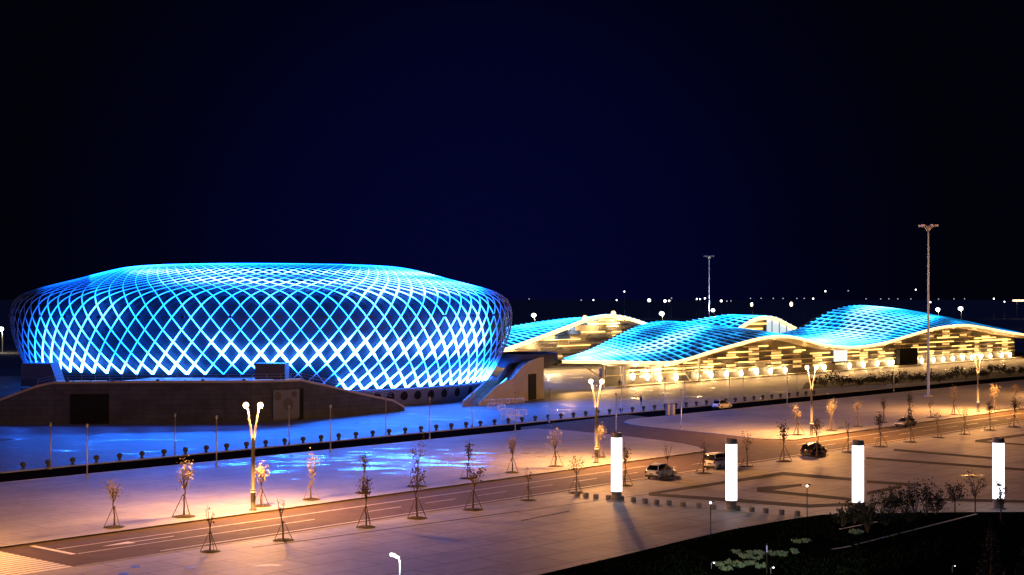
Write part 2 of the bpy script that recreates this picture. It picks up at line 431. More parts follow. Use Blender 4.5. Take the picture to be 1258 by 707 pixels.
# dark stone bands let into the near plaza
m=MB()
def band(a,b,t0,t1,z=.004):
    m.poly([gp(a[0],a[1]-t0/2,z),gp(b[0],b[1]-t1/2,z),gp(b[0],b[1]+t1/2,z),gp(a[0],a[1]+t0/2,z)])
bands=[((797,607.0),(962,582),3.2,4.4,1),((962,582),(1046,589.2),4.2,3.6,2),((797,607.5),(898,614.5),3.4,4.4,2),((898,614.5),(994,622),4.4,4.4,3),((994,622),(1052,619.4),4.4,3.6,1),
 ((930,602),(985,596),6,3,1),((930,602.5),(1046,613.8),4,3.8,2),((1098,552.8),(1219,563.2),2.6,2.8,1),((1064,563),(1217,574.2),2.8,3,2),((1217,574.2),(1300,580.5),3,3,1),
 ((1065,592),(1132,596.2),3.5,3.5,1),((1065,606.5),(1108,597.5),3.8,3.8,2),((1198,542.3),(1262,534),3.0,3.2,1),((1198,542.3),(1300,549.6),2,2,2),((1140,613.5),(1300,617.5),4,3,1),
 ((640,628),(797,607.2),.5,.5,1),((310,673),(640,628),.8,.8,2),((640,640),(700,628),1,1,1)]
for a,b,t0,t1,lv in bands: band(a,b,t0,t1,.003+.003*lv)
struct(m.build('paving_band','band_paving'))
# garden in the near corner
gar=[(560,732),(650,709),(700,697.5),(760,683.5),(840,664),(900,650.5),(950,641.5),(985,636),(1010,632.5),(1050,631),(1120,630.2),(1200,629.3),(1290,629),(1340,629),(1420,700),(1420,800),(900,800),(560,800)]
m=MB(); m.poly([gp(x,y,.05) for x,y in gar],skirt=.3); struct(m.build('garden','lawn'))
m=MB()
def gpath(a,b,wd,z=.056):
    A,B=gp(a[0],a[1],z),gp(b[0],b[1],z); d=(B-A).normalized(); n=Vector((-d.y,d.x,0))*wd/2
    m.poly([A-n,B-n,B+n,A+n],skirt=.0)
gpath((1050,669.5),(1200,631.5),.3,.062); gpath((1031,650.5),(1078,641),.3,.062); gpath((1022,675),(1046,671),.3,.062)
struct(m.build('garden_kerb','kerb_stone'))

m=MB(); rnd=random.Random(12)
for k in range(9000):
    px=rnd.uniform(700,1258); py=rnd.uniform(632,712)
    if py < interp(px,[p[0] for p in gar[:14]],[p[1] for p in gar[:14]])+1.5: continue
    if noise.noise(Vector((px*.02,py*.05,2.2)))<-.1: continue
    g=G(px,py,.05); hh_=rnd.uniform(.08,.26); a=rnd.uniform(0,6.28); dx,dy=math.cos(a)*.09,math.sin(a)*.09
    i=[m.vert(g+Vector((-dx,-dy,0))),m.vert(g+Vector((dx,dy,0))),m.vert(g+Vector((dy*1.5,-dx*1.5,hh_)))]; m.face(i)
mat('grass_blade',(.012,.018,.008),.9,var=.6,scale=.6,spec=.0)
go=m.build('grass','grass_blade'); go['kind']='stuff'; go['label']='short dark grass in the garden corner'; go['category']='grass'
# ------------------------------------------------------------------ arena
C=Vector((-53.3,330.0,0))
def on_ring(th,r,z): # th = 0 faces the viewer, positive to the right
    return Vector((C.x+math.sin(th)*r, C.y-math.cos(th)*r, z))
PR=[(49.6,3.4),(51.2,5.8),(52.7,8.4),(53.9,11.2),(54.8,14.2),(55.1,16.8),(54.9,18.7),(54.1,20.5),(52.4,21.8),(49.8,22.8),(46.0,23.8),(41.5,24.9),(36.5,26.2),(31.0,27.4),(25.0,27.9),(17,28.1)]
S=[0.0]
for k in range(1,len(PR)): S.append(S[-1]+math.hypot(PR[k][0]-PR[k-1][0],PR[k][1]-PR[k-1][1]))
RS=[p[0]*.966 for p in PR]; ZS=[p[1] for p in PR]
def prof(s): return smooth_interp(s,S,RS),smooth_interp(s,S,ZS)
def gau(x,c,wd): return math.exp(-((x-c)/wd)**2)
def box01(x,a,b,f): return max(0,min(1,(x-a)/f+.5))*max(0,min(1,(b-x)/f+.5))
def glow(px,z,fam,k):
    h=-.42*max(0,min(1,(z-22.3)/2))
    nz=noise.noise(Vector((px*.012,z*.16,3.1)))
    h=max(h,box01(px,66,258,40)*max(0,1.25-(max(0,z-5.5)/5.2)*(1+.35*math.sin(px*.05)))) # hot foot, left
    h=max(h,box01(px,398,620,36)*max(0,1.2-max(0,z-3.4)/4.6))                      # hot foot, right
    zc=interp(px,[255,300,380,450,540,600],[12.5,9.8,10.8,11.6,11.0,13.5])
    h=max(h,box01(px,262,600,34)*(1.25+.5*nz)*gau(z,zc,2.0))                                # band at mid height
    if fam>0: h=max(h,1.0*box01(px,45,118,22)*max(0,1-max(0,z-8.0)/7))              # bright single strands, left
    h=max(h,box01(px,556,600,20)*.75*gau(z,14.5,4.0))
    h=max(h,box01(px,520,572,26)*box01(z,8.5,18,6)*.55*(1 if fam<0 else .3))
    h=max(h,box01(px,215,560,70)*1.25*gau(z,24.15+.35*math.sin(px*.03),.62))         # two rows on the roof
    h=max(h,box01(px,300,540,70)*1.1*gau(z,26.0,.55)); h=max(h,box01(px,170,330,40)*1.1*gau(z,26.1,.5))
    h=max(h,box01(px,440,570,60)*.9*gau(z,22.6,1.3))
    h+=.38*nz
    if 318<px<415 and z<9: h=min(h,-.72*box01(px,330,405,26)*max(0,min(1,(8.4-z)/2.0))+.25*(z>6.5)) if z<8.2 else h
    d=max(0,(abs(px-320)-262)/40.0)                                                 # dim towards the ends
    h-=1.0*min(1,d)**1.2
    if px<110 and z>15: h-=.3*(z-15)/10
    return max(-.97,min(1.15,h))
aren=thing('arena',C,'round sports arena wrapped in a glowing blue and white diamond lattice','arena')
# inner glazed drum and roof skin
m=MB(); NT=120; st=[S[-1]*k/26 for k in range(27)]
rows=[]
for s in st:
    r,z=prof(s); r-=.75; z-=.25 if z>22 else 0
    rows.append([m.vert(on_ring(2*math.pi*j/NT,r,z)) for j in range(NT)])
for i in range(len(rows)-1):
    for j in range(NT): m.face((rows[i][j],rows[i][(j+1)%NT],rows[i+1][(j+1)%NT],rows[i+1][j]))
m.face(rows[-1])
m.build('glazed_drum','arena_glass',aren,True)
# the lattice: two families of helical LED bars
m=MB(); NL=92
LAT=[]; s_=0.0; dp=0.0; HS=math.pi/NL/3           # steps of a third of a half diamond, so bars meet at the steps
while s_<S[-1]*.985:
    r,z=prof(s_); LAT.append((dp,s_,r,z)); s_+=HS*r/.80; dp+=HS
NST=len(LAT)-1
ZL=min((abs(q[3]-6.9),q[3]) for k_,q in enumerate(LAT) if k_%3==0)[1]-.02
for fam in (1,-1):
    for k in range(NL):
        th=2*math.pi*k/NL; prev=None; ph=th
        pts=[(on_ring(th+fam*dp,r,z),s_,th+fam*dp,r,z) for (dp,s_,r,z) in LAT]
        for i,(p,s,ph_,r,z) in enumerate(pts):
            t=(pts[min(i+1,NST)][0]-pts[max(i-1,0)][0]).normalized()
            r2,z2=prof(min(S[-1],s+.1)); dr,dz=(r2-r),(z2-z)
            nrm=Vector((math.sin(ph_)*dz,-math.cos(ph_)*dz,-dr)).normalized()
            b=t.cross(nrm).normalized()
            px=CX+F*p.x/p.y if p.y<C.y+8 else 320+308*math.sin(ph_)
            h=glow(px,z,fam,k)
            wd=.066+.19*max(0,min(1,h)) if z<22 else lerp(.062,.026,min(1,(z-22)/2))+lerp(.135,.06,min(1,(z-22)/3))*max(0,min(1,h))
            if h<-.3: wd*=.85
            zb=(ZL if px<322 else 3.3) if p.y<C.y+20 else 3.4
            if z<zb: prev=None; continue
            hgt=.16 if z<20 else lerp(.16,.03,min(1,(z-20)/3))
            q=[m.vert(p+b*wd+nrm*.0,h),m.vert(p+b*wd+nrm*hgt,h),m.vert(p-b*wd+nrm*hgt,h),m.vert(p-b*wd,h)]
            if prev:
                for j in range(4): m.face((prev[j],q[j],q[(j+1)%4],prev[(j+1)%4]))
            prev=q
m.build('lattice','arena_led',aren,attr=True)
for k in range(15):                                  # added boxes with blue spots, standing in for the LED wash on the forecourt
    th=R(lerp(-62,66,k/14)); p=on_ring(th,54.3,17.5); dn=Vector((math.sin(th),-math.cos(th),0))
    m=MB(); m.box(p,(.6,.5,.45),th); m.build('added_wash_light','black_metal',aren)
    spot_light(p+dn*.4,p+dn*62-Vector((0,0,17.5)),40000,(.012,.16,1.0),105,.9,aren,.4)
# plinth wall with round portholes
m=MB(); lo=[m.vert(on_ring(2*math.pi*j/NT,48.6,0)) for j in range(NT)]; hi=[m.vert(on_ring(2*math.pi*j/NT,49.2,3.6)) for j in range(NT)]
for j in range(NT): m.face((lo[j],lo[(j+1)%NT],hi[(j+1)%NT],hi[j]))
pl=m.build('plinth','plinth',aren,True)
m=MB()
lo=[m.vert(on_ring(2*math.pi*j/NT,48.6,3.5)) for j in range(NT)]; hi=[m.vert(on_ring(2*math.pi*j/NT,50.6,3.42)) for j in range(NT)]; h2=[m.vert(on_ring(2*math.pi*j/NT,50.6,3.1)) for j in range(NT)]
for j in range(NT): m.face((lo[j],lo[(j+1)%NT],hi[(j+1)%NT],hi[j])); m.face((hi[j],hi[(j+1)%NT],h2[(j+1)%NT],h2[j]))
m.build('sill_ring','plinth',aren,True)
for px in range(476,600,14):
    th=math.asin((px-320)/308*55/48.9*.985); c=on_ring(th,48.95,2.0); nr=Vector((math.sin(th),-math.cos(th),0)); tg=Vector((math.cos(th),math.sin(th),0))
    m=MB(); a=[m.vert(c+nr*.12+tg*.85*math.cos(x)+Vector((0,0,.85*math.sin(x)))) for x in [2*math.pi*j/16 for j in range(16)]]
    b=[m.vert(c-nr*.3+tg*.85*math.cos(x)+Vector((0,0,.85*math.sin(x)))) for x in [2*math.pi*j/16 for j in range(16)]]
    m.face(a)
    for j in range(16): m.face((a[j],b[j],b[(j+1)%16],a[(j+1)%16]))
    m.build('porthole','door_dark',pl)

# ------------------------------------------------------------------ podium in front of the arena
pod=thing('podium',G(230,521),'dark stone podium terrace with sloping ends in front of the arena','terrace')
fr=[(-120,525),(-60,523.6),(0,522.3),(45,522),(65,521.8),(150,521.2),(250,520.6),(310,520),(345,518),(370,516),(385,514.8),(400,513),(430,510.8),(460,508.2),(482,506.2),(497,504.8)]
zt=[3.5,3.7,4.2,6.4,7.0,7.05,7.05,7.05,6.95,6.9,6.3,5.7,4.4,3.1,2.2,.7]
m=MB(); prev=None
tops=[]
for (px,py),z in zip(fr,zt):
    a=G(px,py); b=a+Vector((0,0,z)); d=(a-C); d.z=0; dn=d.normalized(); bk=C+dn*49.0; bk.z=z
    low=bk.copy(); low.z=0
    tops.append((b,dn))
    q=[m.vert(a),m.vert(b),m.vert(b-dn*.5),m.vert(b-dn*.5-Vector((0,0,.9 if z>2 else .1))),m.vert(bk-Vector((0,0,.9 if z>2 else .1))),m.vert(low)]
    if prev:
        for j in range(5): m.face((prev[j],q[j],q[j+1],prev[j+1]),1 if j==3 else 0)
    prev=q
m.build('retaining_wall',['podium_stone','concrete'],pod)
m=MB()
for k in range(len(tops)-1):
    if k<1: continue
    (a,da),(b,db)=tops[k],tops[k+1]
    q=[m.vert(x) for x in (a+da*.12+Vector((0,0,-.25)),a+da*.12+Vector((0,0,.12)),a-da*.6+Vector((0,0,.12)),b+db*.12+Vector((0,0,-.25)),b+db*.12+Vector((0,0,.12)),b-db*.6+Vector((0,0,.12)))]
    m.face((q[0],q[3],q[4],q[1])); m.face((q[1],q[4],q[5],q[2]))
m.build('coping','concrete',pod)
m=MB()
for k in range(4,9):
    (a,da),(b,db)=tops[k],tops[k+1]
    n=4
    for i in range(n):
        if random.Random(k*9+i).random()<.25: continue
        p,q_=a.lerp(b,i/n),a.lerp(b,(i+.9)/n)
        m=MB(); m.tube([p-da*1.2+Vector((0,0,.12)),q_-da*1.2+Vector((0,0,.12))],.05,5); m.build('light_line','pale_line',pod)
m=MB()
for k in range(3,len(tops)-2):
    (a,da),(b,db)=tops[k],tops[k+1]
    for hh_ in (.55,1.0): m.tube([a-da*.3+Vector((0,0,.1+hh_)),b-db*.3+Vector((0,0,.1+hh_))],.035,5)
    n=max(1,int((b-a).length/2.0))
    for i in range(n):
        p=a.lerp(b,i/n)-da*.3; m.tube([p+Vector((0,0,.1)),p+Vector((0,0,1.12))],.035,5)
m.build('railing','grey_metal',pod)
def wall_quad(pxa,pxb,z0,z1,out,thick,name,mt,parent,mid=None):
    ya=interp(pxa,[p[0] for p in fr],[p[1] for p in fr]); yb=interp(pxb,[p[0] for p in fr],[p[1] for p in fr])
    a,b=G(pxa,ya),G(pxb,yb); c=(a+b)/2; d=b-a; nrm=Vector((d.y,-d.x,0)).normalized()
    m=MB(); m.box((c.x+nrm.x*out,c.y+nrm.y*out,(z0+z1)/2),(d.length,thick,z1-z0),math.atan2(d.y,d.x)); return m.build(name,mt,parent),c,d,nrm
wall_quad(87,134,0.1,5.0,.1,.5,'gate','door_dark',pod)
dp,c,d,nrm=wall_quad(334,367,.4,5.3,.1,.5,'emblem_panel','sign_blue',pod)
dd=d.normalized()
for (s,z,r) in ((-1.9,4.3,.75),(.35,2.9,1.05),(1.6,4.5,.55)):
    m=MB(); cc=c+dd*s+nrm*.4+Vector((0,0,z)); a=[m.vert(cc+dd*r*math.cos(x)+Vector((0,0,r*math.sin(x)))) for x in [2*math.pi*j/20 for j in range(20)]]
    b=[m.vert(cc-nrm*.1+dd*r*math.cos(x)+Vector((0,0,r*math.sin(x)))) for x in [2*math.pi*j/20 for j in range(20)]]
    m.face(a)
    for j in range(20): m.face((a[j],b[j],b[(j+1)%20],a[(j+1)%20]))
    m.build('emblem_disc','sign_dark',dp)
wall_quad(366.5,371,.1,5.4,.12,.6,'door_slot','door_dark',pod)
for k,px in enumerate((30,85,140,195,250,300)):  # added fittings with blue spots, put in to light the forecourt by the wall
    b=None
    yb=interp(px,[p[0] for p in fr],[p[1] for p in fr]); g=G(px,yb); dn=(g-C); dn.z=0; dn.normalize(); zf=interp(px,[p[0] for p in fr],zt)
    q=g+dn*.55+Vector((0,0,zf+.25))
    m=MB(); m.box(q,(.5,.35,.3),math.atan2(dn.x,-dn.y)); m.box(q-dn*.3-Vector((0,0,.1)),(.12,.5,.12),math.atan2(dn.x,-dn.y)); m.build('floodlight','black_metal',pod)
    spot_light(q+dn*.35-Vector((0,0,.2)),g+dn*26,2400,(.02,.13,1.0),120,.9,pod)
# stair heads on the terrace
def head(px0,px1,y,z0,z1,dy,name='stair_head',slope=0):
    x0=(px0-CX)/F*y; x1=(px1-CX)/F*y
    m=MB(); q=[(x0,y,z0),(x1+slope,y,z0),(x1+slope,y+dy,z0),(x0,y+dy,z0),(x0,y,z1),(x1,y,z1),(x1,y+dy,z1),(x0,y+dy,z1)]
    i=[m.vert(p) for p in q]
    for f in ((0,1,5,4),(1,2,6,5),(2,3,7,6),(3,0,4,7),(4,5,6,7)): m.face([i[k] for k in f])
    return m.build(name,'stair_head_panel',pod)
head(26,62,274,5.0,9.1,5,slope=1.4)
head(313,350,262,6.0,9.6,5)
# plain low deck behind, left of the podium
# ------------------------------------------------------------------ annex and stairs on the right
anx=thing('annex',G(640,493),'beige curved annex with a dark door beside the arena stairs','building')
ap=[(588,499.5,.6),(600,498,2.2),(610,497,3.6),(618,496,4.2),(628,495,4.7),(634,494.4,5.6),(641,493.6,7.0),(650,492.4,8.0),(660,490.8,8.5),(668,489.4,8.6)]
m=MB(); prev=None
for px,py,z in ap:
    a=G(px,py); b=a+Vector((0,0,z)); back=Vector((-.06,.998,0)); 
    q=[m.vert(a),m.vert(b),m.vert(b+back*.5),m.vert(b+back*.5-Vector((0,0,min(.9,z*.4)))),m.vert(b+back*24-Vector((0,0,min(.9,z*.4)))),m.vert(a+back*24)]
    if prev:
        for j in range(5): m.face((prev[j],q[j],q[j+1],prev[j+1]))
    prev=q; 
e_=prev; m.face((e_[0],e_[5],e_[4],e_[3],e_[2],e_[1]))
mat('annex_stone',(.46,.44,.42),.75,var=.15,scale=.3,spec=.15)
m.build('wall','annex_stone',anx)
a,b=G(649,492.5),G(657.5,491.2); dv=b-a
m=MB(); m.box(((a.x+b.x)/2,(a.y+b.y)/2-.1,2.75),(dv.length,.5,5.3),math.atan2(dv.y,dv.x)); dr=m.build('door','door_dark',anx)
m=MB(); m.box(((a.x+b.x)/2,(a.y+b.y)/2-.4,2.75),(.09,.12,5.2),math.atan2(dv.y,dv.x)); m.build('door_mullion','grey_metal',dr)
m=MB()   # rounded parapet drum at the back of the annex roof
cc=Vector(((640-CX)/F*340+1.5,341,0))
lo=[];hi=[];hi2=[];lo2=[]
for j in range(24):
    x=2*math.pi*j/24; ex,ey=math.cos(x)*6.8,math.sin(x)*9
    lo.append(m.vert(cc+Vector((ex,ey,5.5)))); hi.append(m.vert(cc+Vector((ex,ey,8.6)))); hi2.append(m.vert(cc+Vector((ex*.93,ey*.93,8.6)))); lo2.append(m.vert(cc+Vector((ex*.93,ey*.93,7.6))))
for j in range(24):
    k=(j+1)%24
    m.face((lo[j],lo[k],hi[k],hi[j])); m.face((hi[j],hi[k],hi2[k],hi2[j])); m.face((hi2[j],hi2[k],lo2[k],lo2[j]))
m.face(lo2)
m.build('roof_parapet','plinth',anx,True)
stp=thing('outdoor_stair',G(582,499),'concrete outdoor stair climbing right of the arena, handrail with painted cyan reflection','stairs')
A0,B0=G(569,500),G(595,498); up1=Vector((4.2,17,0)); 
m=MB()
ns=14; z1=3.0
for k in range(ns):
    t0,t1=k/ns,(k+1)/ns
    a,b=A0+up1*t0,B0+up1*t0; a2,b2=A0+up1*1.02,B0+up1*1.02
    zz=z1*(k+1)/ns; zl=z1*k/ns
    for p,q,r,s_ in ((a,b,b,a),):
        m.quad(Vector((a.x,a.y,zl)),Vector((b.x,b.y,zl)),Vector((b.x,b.y,zz)),Vector((a.x,a.y,zz)))
        a3,b3=A0+up1*t1,B0+up1*t1
        m.quad(Vector((a.x,a.y,zz)),Vector((b.x,b.y,zz)),Vector((b3.x,b3.y,zz)),Vector((a3.x,a3.y,zz)))
A1,B1=A0+up1,B0+up1; up2=Vector((2.0,3.5,0)); A2,B2=A1+up2,B1+up2
m.quad(Vector((A1.x,A1.y,z1)),Vector((B1.x,B1.y,z1)),Vector((B2.x,B2.y,z1)),Vector((A2.x,A2.y,z1)))
up3=Vector((2.6,13,0)); z2=5.6
for k in range(12):
    t0,t1=k/12,(k+1)/12; a,b,a3,b3=A2+up3*t0,B2+up3*t0,A2+up3*t1,B2+up3*t1; zz=z1+(z2-z1)*(k+1)/12; zl=z1+(z2-z1)*k/12
    m.quad(Vector((a.x,a.y,zl)),Vector((b.x,b.y,zl)),Vector((b.x,b.y,zz)),Vector((a.x,a.y,zz)))
    m.quad(Vector((a.x,a.y,zz)),Vector((b.x,b.y,zz)),Vector((b3.x,b3.y,zz)),Vector((a3.x,a3.y,zz)))
m.build('steps','concrete',stp)
def parapet(pts,h=1.1,wd=.45):
    m=MB(); prev=None
    for k,p in enumerate(pts):
        p=Vector(p); n=Vector((wd/2,-.06,0))
        q=[m.vert(Vector((p.x-n.x,p.y,0))),m.vert(p-n+Vector((0,0,h))),m.vert(p+n+Vector((0,0,h))),m.vert(Vector((p.x+n.x,p.y,0)))]
        if prev:
            for j in range(3): m.face((prev[j],q[j],q[j+1],prev[j+1]))
        else: m.face(q)
        prev=q
    m.face(prev); return m
def zz(p,z): return Vector((p.x,p.y,z))
parapet([zz(A0,0),zz(A1,z1),zz(A2,z1),zz(A2+up3,z2),zz(A2+up3+Vector((1,10,0)),z2)]).build('parapet','concrete',stp)
parapet([zz(B0,0),zz(B1,z1),zz(B2,z1),zz(B2+up3,z2)]).build('parapet','concrete',stp)
m=MB(); m.tube([zz(B0,1.35)+up1*.05+Vector((.1,0,.2)),zz(B1,z1+1.35)+Vector((.1,0,0))],.11,6); m.build('handrail','cyan_reflection',stp)  # the rail's own glow imitates a cyan reflection on it
m=MB(); m.quad(zz(A2+up3,z2),zz(B2+up3,z2),zz(B2+up3+Vector((-2,16,0)),z2),zz(A2+up3+Vector((-2,16,0)),z2)); m.build('landing','concrete',stp)

# ------------------------------------------------------------------ exhibition hall
VFH,VW,VRG=-213.0,-218.0,-247.0
fas=[(690,443),(712,443.6),(735,443.8),(770,444.2),(800,444.8),(830,444),(850,439),(870,432.5),(900,424),(930,416),(945,413.5),(960,412.6),(975,413.6),(990,417),(1010,422.5),(1035,425.6),(1060,425),(1090,420),(1120,411),(1150,402.8),(1175,399.4),(1190,399.2),(1210,402),(1235,407),(1258,410.5),(1290,414.5),(1320,418)]
fu=[];fz=[]
for px,py in fas:
    p=PV(px,py,VFH); fu.append(UV(p)[0]); fz.append(p.z)
rid=[(692,441.5,-213.6),(720,432,-222),(745,420,-230),(770,407,-238),(790,398.7,-245),(805,395.6,VRG),(818,395.3,VRG),(830,396,VRG),(850,399,VRG),(870,402.5,VRG),(885,405.2,VRG),(900,408,VRG),(921,410.2,VRG),(938,411.2,VRG),(952,410.5,VRG),(966,408,VRG),(985,402.5,VRG),(1000,393.5,VRG),(1018,383.5,VRG),(1035,378,VRG),(1050,376,VRG),(1066,376.4,VRG),(1090,379.8,VRG),(1120,386,VRG),(1150,392.5,VRG),(1175,397.3,VRG),(1195,399.4,VRG),(1230,405.5,VRG),(1270,411.5,VRG)]
ru=[];rz_=[];rv=[]
for px,py,v in rid:
    p=PV(px,py,v); ru.append(UV(p)[0]); rz_.append(p.z); rv.append(v)
def fasz(u): return smooth_interp(u,fu,fz)
def ridge(u): return interp(u,ru,rv),smooth_interp(u,ru,rz_)
U0,U1=fu[0],fu[-1]
def roof_pt(u,s):
    zf=fasz(u); vr,zr=ridge(u)
    vr=min(vr,VFH-.4); 
    v=lerp(VFH,vr,s)
    # ogee-like section: leaves the eaves flat, swells, rounds off at the ridge
    sh=math.sin(s*math.pi/2)*.72+.28*s
    return W(u,v,zf+(zr-zf)*sh)
UB=UV(PV(812,450,VRG))[0]
hall=thing('exhibition_hall',W(350,VW),'long exhibition hall with a rippling blue lit roof and warm striped front','building')
m=MB(); NU=150; NS=12
rows=[[m.vert(roof_pt(lerp(U0,U1,i/NU),j/NS)) for j in range(NS+1)] for i in range(NU+1)]
for i in range(NU):
    for j in range(NS): m.face((rows[i][j],rows[i+1][j],rows[i+1][j+1],rows[i][j+1]))
m.build('roof_panel','roof_blue',hall,True)
m=MB()   # far slope of the roof
rows=[]
for i in range(NU+1):
    u=lerp(U0,U1,i/NU); vr,zr=ridge(u); vr=min(vr,VFH-.4)
    zf=fasz(u)
    zq=max(min(zr-.5,zf-.6),zr*.55) if u>UB else zf-.6
    rows.append([m.vert(W(u,vr,zr)),m.vert(W(u,vr-2.5,zr-.6)),m.vert(W(u,vr-(8 if u>UB else 3.0),min(zq,zr-.7))),m.vert(W(u,vr-(11 if u>UB else -6.0),0 if u>UB else min(zf-1.0,zr-1.2)))])
for i in range(NU):
    for j in range(3): m.face((rows[i][j],rows[i+1][j],rows[i+1][j+1],rows[i][j+1]))
m.build('roof_back','roof_back',hall,True)
def roof_glow(px,py_,s,u):
    h=-.12
    h+=1.3*gau(px,815,48)*gau(s,.42+.0012*(px-815),.14)*.9
    h+=.5*gau(px,760,30)*gau(s,.5,.2)+.7*gau(px,725,28)
    h+=1.0*gau(px,1030,45)*gau(s,.35,.3)+.75*gau(px,1075,30)*gau(s,.75,.22)+.6*gau(px,1100,35)*gau(s,.3,.18)
    h+=.5*noise.noise(Vector((px*.05,s*6,1.7)))
    if px>1120: h-=.35*min(1,(px-1120)/60)
    if 850<px<950: h-=.15
    return max(-.7,min(1.1,h))
m=MB()
def strip(pts,wd,m=m):
    prev=None
    for k,(p,h,b) in enumerate(pts):
        q=[m.vert(p+b*wd+Vector((0,0,.06)),h),m.vert(p+b*wd+Vector((0,0,.20)),h),m.vert(p-b*wd+Vector((0,0,.20)),h),m.vert(p-b*wd+Vector((0,0,.06)),h)]
        if prev:
            for j in range(4): m.face((prev[j],q[j],q[(j+1)%4],prev[(j+1)%4]))
        prev=q
du=Vector((D[0],D[1],0)); dvv=Vector((-N[0],-N[1],0))
u=U0+2
while u<U1-45:
    pts=[]
    for j in range(15):
        s=j/14; p=roof_pt(u,s); px=CX+F*p.x/p.y
        pts.append((p,roof_glow(px,0,s,u)+.06,du))
    strip(pts,.18); u+=3.5
for j in range(1,13):
    s=(j/12.5)**.9; pts=[]
    for i in range(NU+1):
        u=lerp(U0+2,U1-46,i/NU); p=roof_pt(u,s); px=CX+F*p.x/p.y
        pts.append((p,roof_glow(px,0,s,u)-.12,dvv))
    strip(pts,.07)
m.build('roof_light_grid','roof_led',hall,attr=True)
m=MB()   # eaves fascia
def fascia_mesh(m,us,zf,v,hh,wd):
    prev=None
    for u in us:
        z=zf(u); q=[m.vert(W(u,v,z-hh)),m.vert(W(u,v+wd,z-hh*.5)),m.vert(W(u,v,z+.06)),m.vert(W(u,v-.3,z+.1))]
        if prev:
            for j in range(3): m.face((prev[j],q[j],q[j+1],prev[j+1]))
        prev=q
us=[lerp(U0,U1,i/200) for i in range(201)]
fascia_mesh(m,us,fasz,VFH+.02,.62,.25)
m.build('fascia_light','fascia_led',hall,True)
m=MB(); prev=None
for u in us:
    z=fasz(u)-.62; q=[m.vert(W(u,VFH,z)),m.vert(W(u,VFH-1.2,z-.55)),m.vert(W(u,VW-4,z-.45))]
    if prev:
        for j in range(2): m.face((prev[j],q[j],q[j+1],prev[j+1]))
    prev=q
m.build('soffit','soffit',hall,True)
# front wall, striped: stone courses alternate in depth and colour
UW0=UV(PV(742,460,VW))[0]; UW1=UV(PV(1246,447,VW))[0]
rnd=random.Random(5)
m=MB()
n=160
for i in range(n):
    ua,ub=lerp(UW0,UW1,i/n),lerp(UW0,UW1,(i+1)/n)
    m.quad(W(ua,VW,0),W(ub,VW,0),W(ub,VW,fasz(ub)-1.2),W(ua,VW,fasz(ua)-1.2))
m.quad(W(UW1,VW,0),W(UW1,-250,0),W(UW1,-250,6),W(UW1,VW,fasz(UW1)-1.2)); m.quad(W(UW0,VW,0),W(UW0,VW,4.4),W(UW0,VW-1.5,4.4),W(UW0,VW-1.5,0))
mat('wall_grey',(.17,.145,.12),.7,var=.25,scale=.4)
m.build('front_wall','wall_grey',hall)
cells=[]
u=UW0+14; k=0
while u<UW1-6:                                       # lit window columns between dark stone bays
    wdt=rnd.choice((3.4,4.2,4.8)); z=1.5; row=0
    while True:
        zt_=min(fasz(u),fasz(u+wdt))-1.7
        if z+.95>zt_: break
        if rnd.random()<(.8 if row<3 else .5):
            m=MB(); m.box(W(u+wdt/2,VW+.10,z+.45),(wdt,.28,.6),RZ); m.build('lit_window','warm_window',hall)
        z+=1.35; row+=1
    bay=rnd.choice((6.5,8.0,9.5)); z=1.5
    while True:
        zt_=min(fasz(u+wdt+.5),fasz(u+wdt+bay-.5))-1.9
        if z+.95>zt_: break
        if rnd.random()<.8:
            m=MB(); m.box(W(u+wdt+bay/2,VW+.05,z+.48),(bay*.93,.22,.98),RZ); m.build('stone_panel','dark_stone' if rnd.random()<.7 else 'grey_stone',hall)
        z+=1.35
    u+=wdt+bay
m=MB()
z=2.6
for z in (2.62,3.97,5.32,6.67,8.02,9.37,10.72):   # slim string courses
    ua=UW0
    while ua<UW1-3:
        ub=min(UW1,ua+rnd.uniform(9,22))
        k0,k1=ua,ub
        if min(fasz(k0),fasz(k1),fasz((k0+k1)/2))-1.9>z: m.box(W((k0+k1)/2,VW+.22,z),(k1-k0-.6,.44,.26),RZ)
        ua=ub+rnd.choice((0,2,5))
mat('pale_course',(.66,.54,.38),.6,var=.1,scale=.5)
m.build('string_course','pale_course',hall)
strips=[(842,470,875,3.4),(838,0,858,4.6),(880,0,905,5.4),(893,0,922,6.7),(930,0,942,8.0),(945,0,960,5.3),(994,0,1018,5.3),(1030,0,1054,5.3),(1118,0,1148,5.4),(1140,0,1170,6.8),(1168,0,1192,5.2),(1185,0,1240,7.1),(1205,0,1236,6.9),(1150,0,1162,8.2),(1205,0,1214,8.9),(852,0,868,2.6),(975,0,988,6.7),(1080,0,1096,4.2)]
strips+=[(905,0,926,4.0),(955,0,975,8.1),(1000,0,1024,4.0),(1046,0,1064,4.0),(1060,0,1082,6.6),(1126,0,1146,4.0),(1150,0,1176,8.1),(1176,0,1200,4.0),(1196,0,1222,9.4),(1222,0,1244,5.4),(868,0,884,4.0),(770,0,792,4.6),(804,0,830,4.4)]
for a,_,b,z in strips:
    ua=UV(PV(a,430,VW))[0]; ub=UV(PV(b,430,VW))[0]
    if min(fasz(ua),fasz(ub))-1.8<z: z=min(fasz(ua),fasz(ub))-2.0
    m=MB(); m.box(W((ua+ub)/2,VW+.40,z),(ub-ua,.16,.30),RZ); m.build('light_strip','wall_strip',hall)
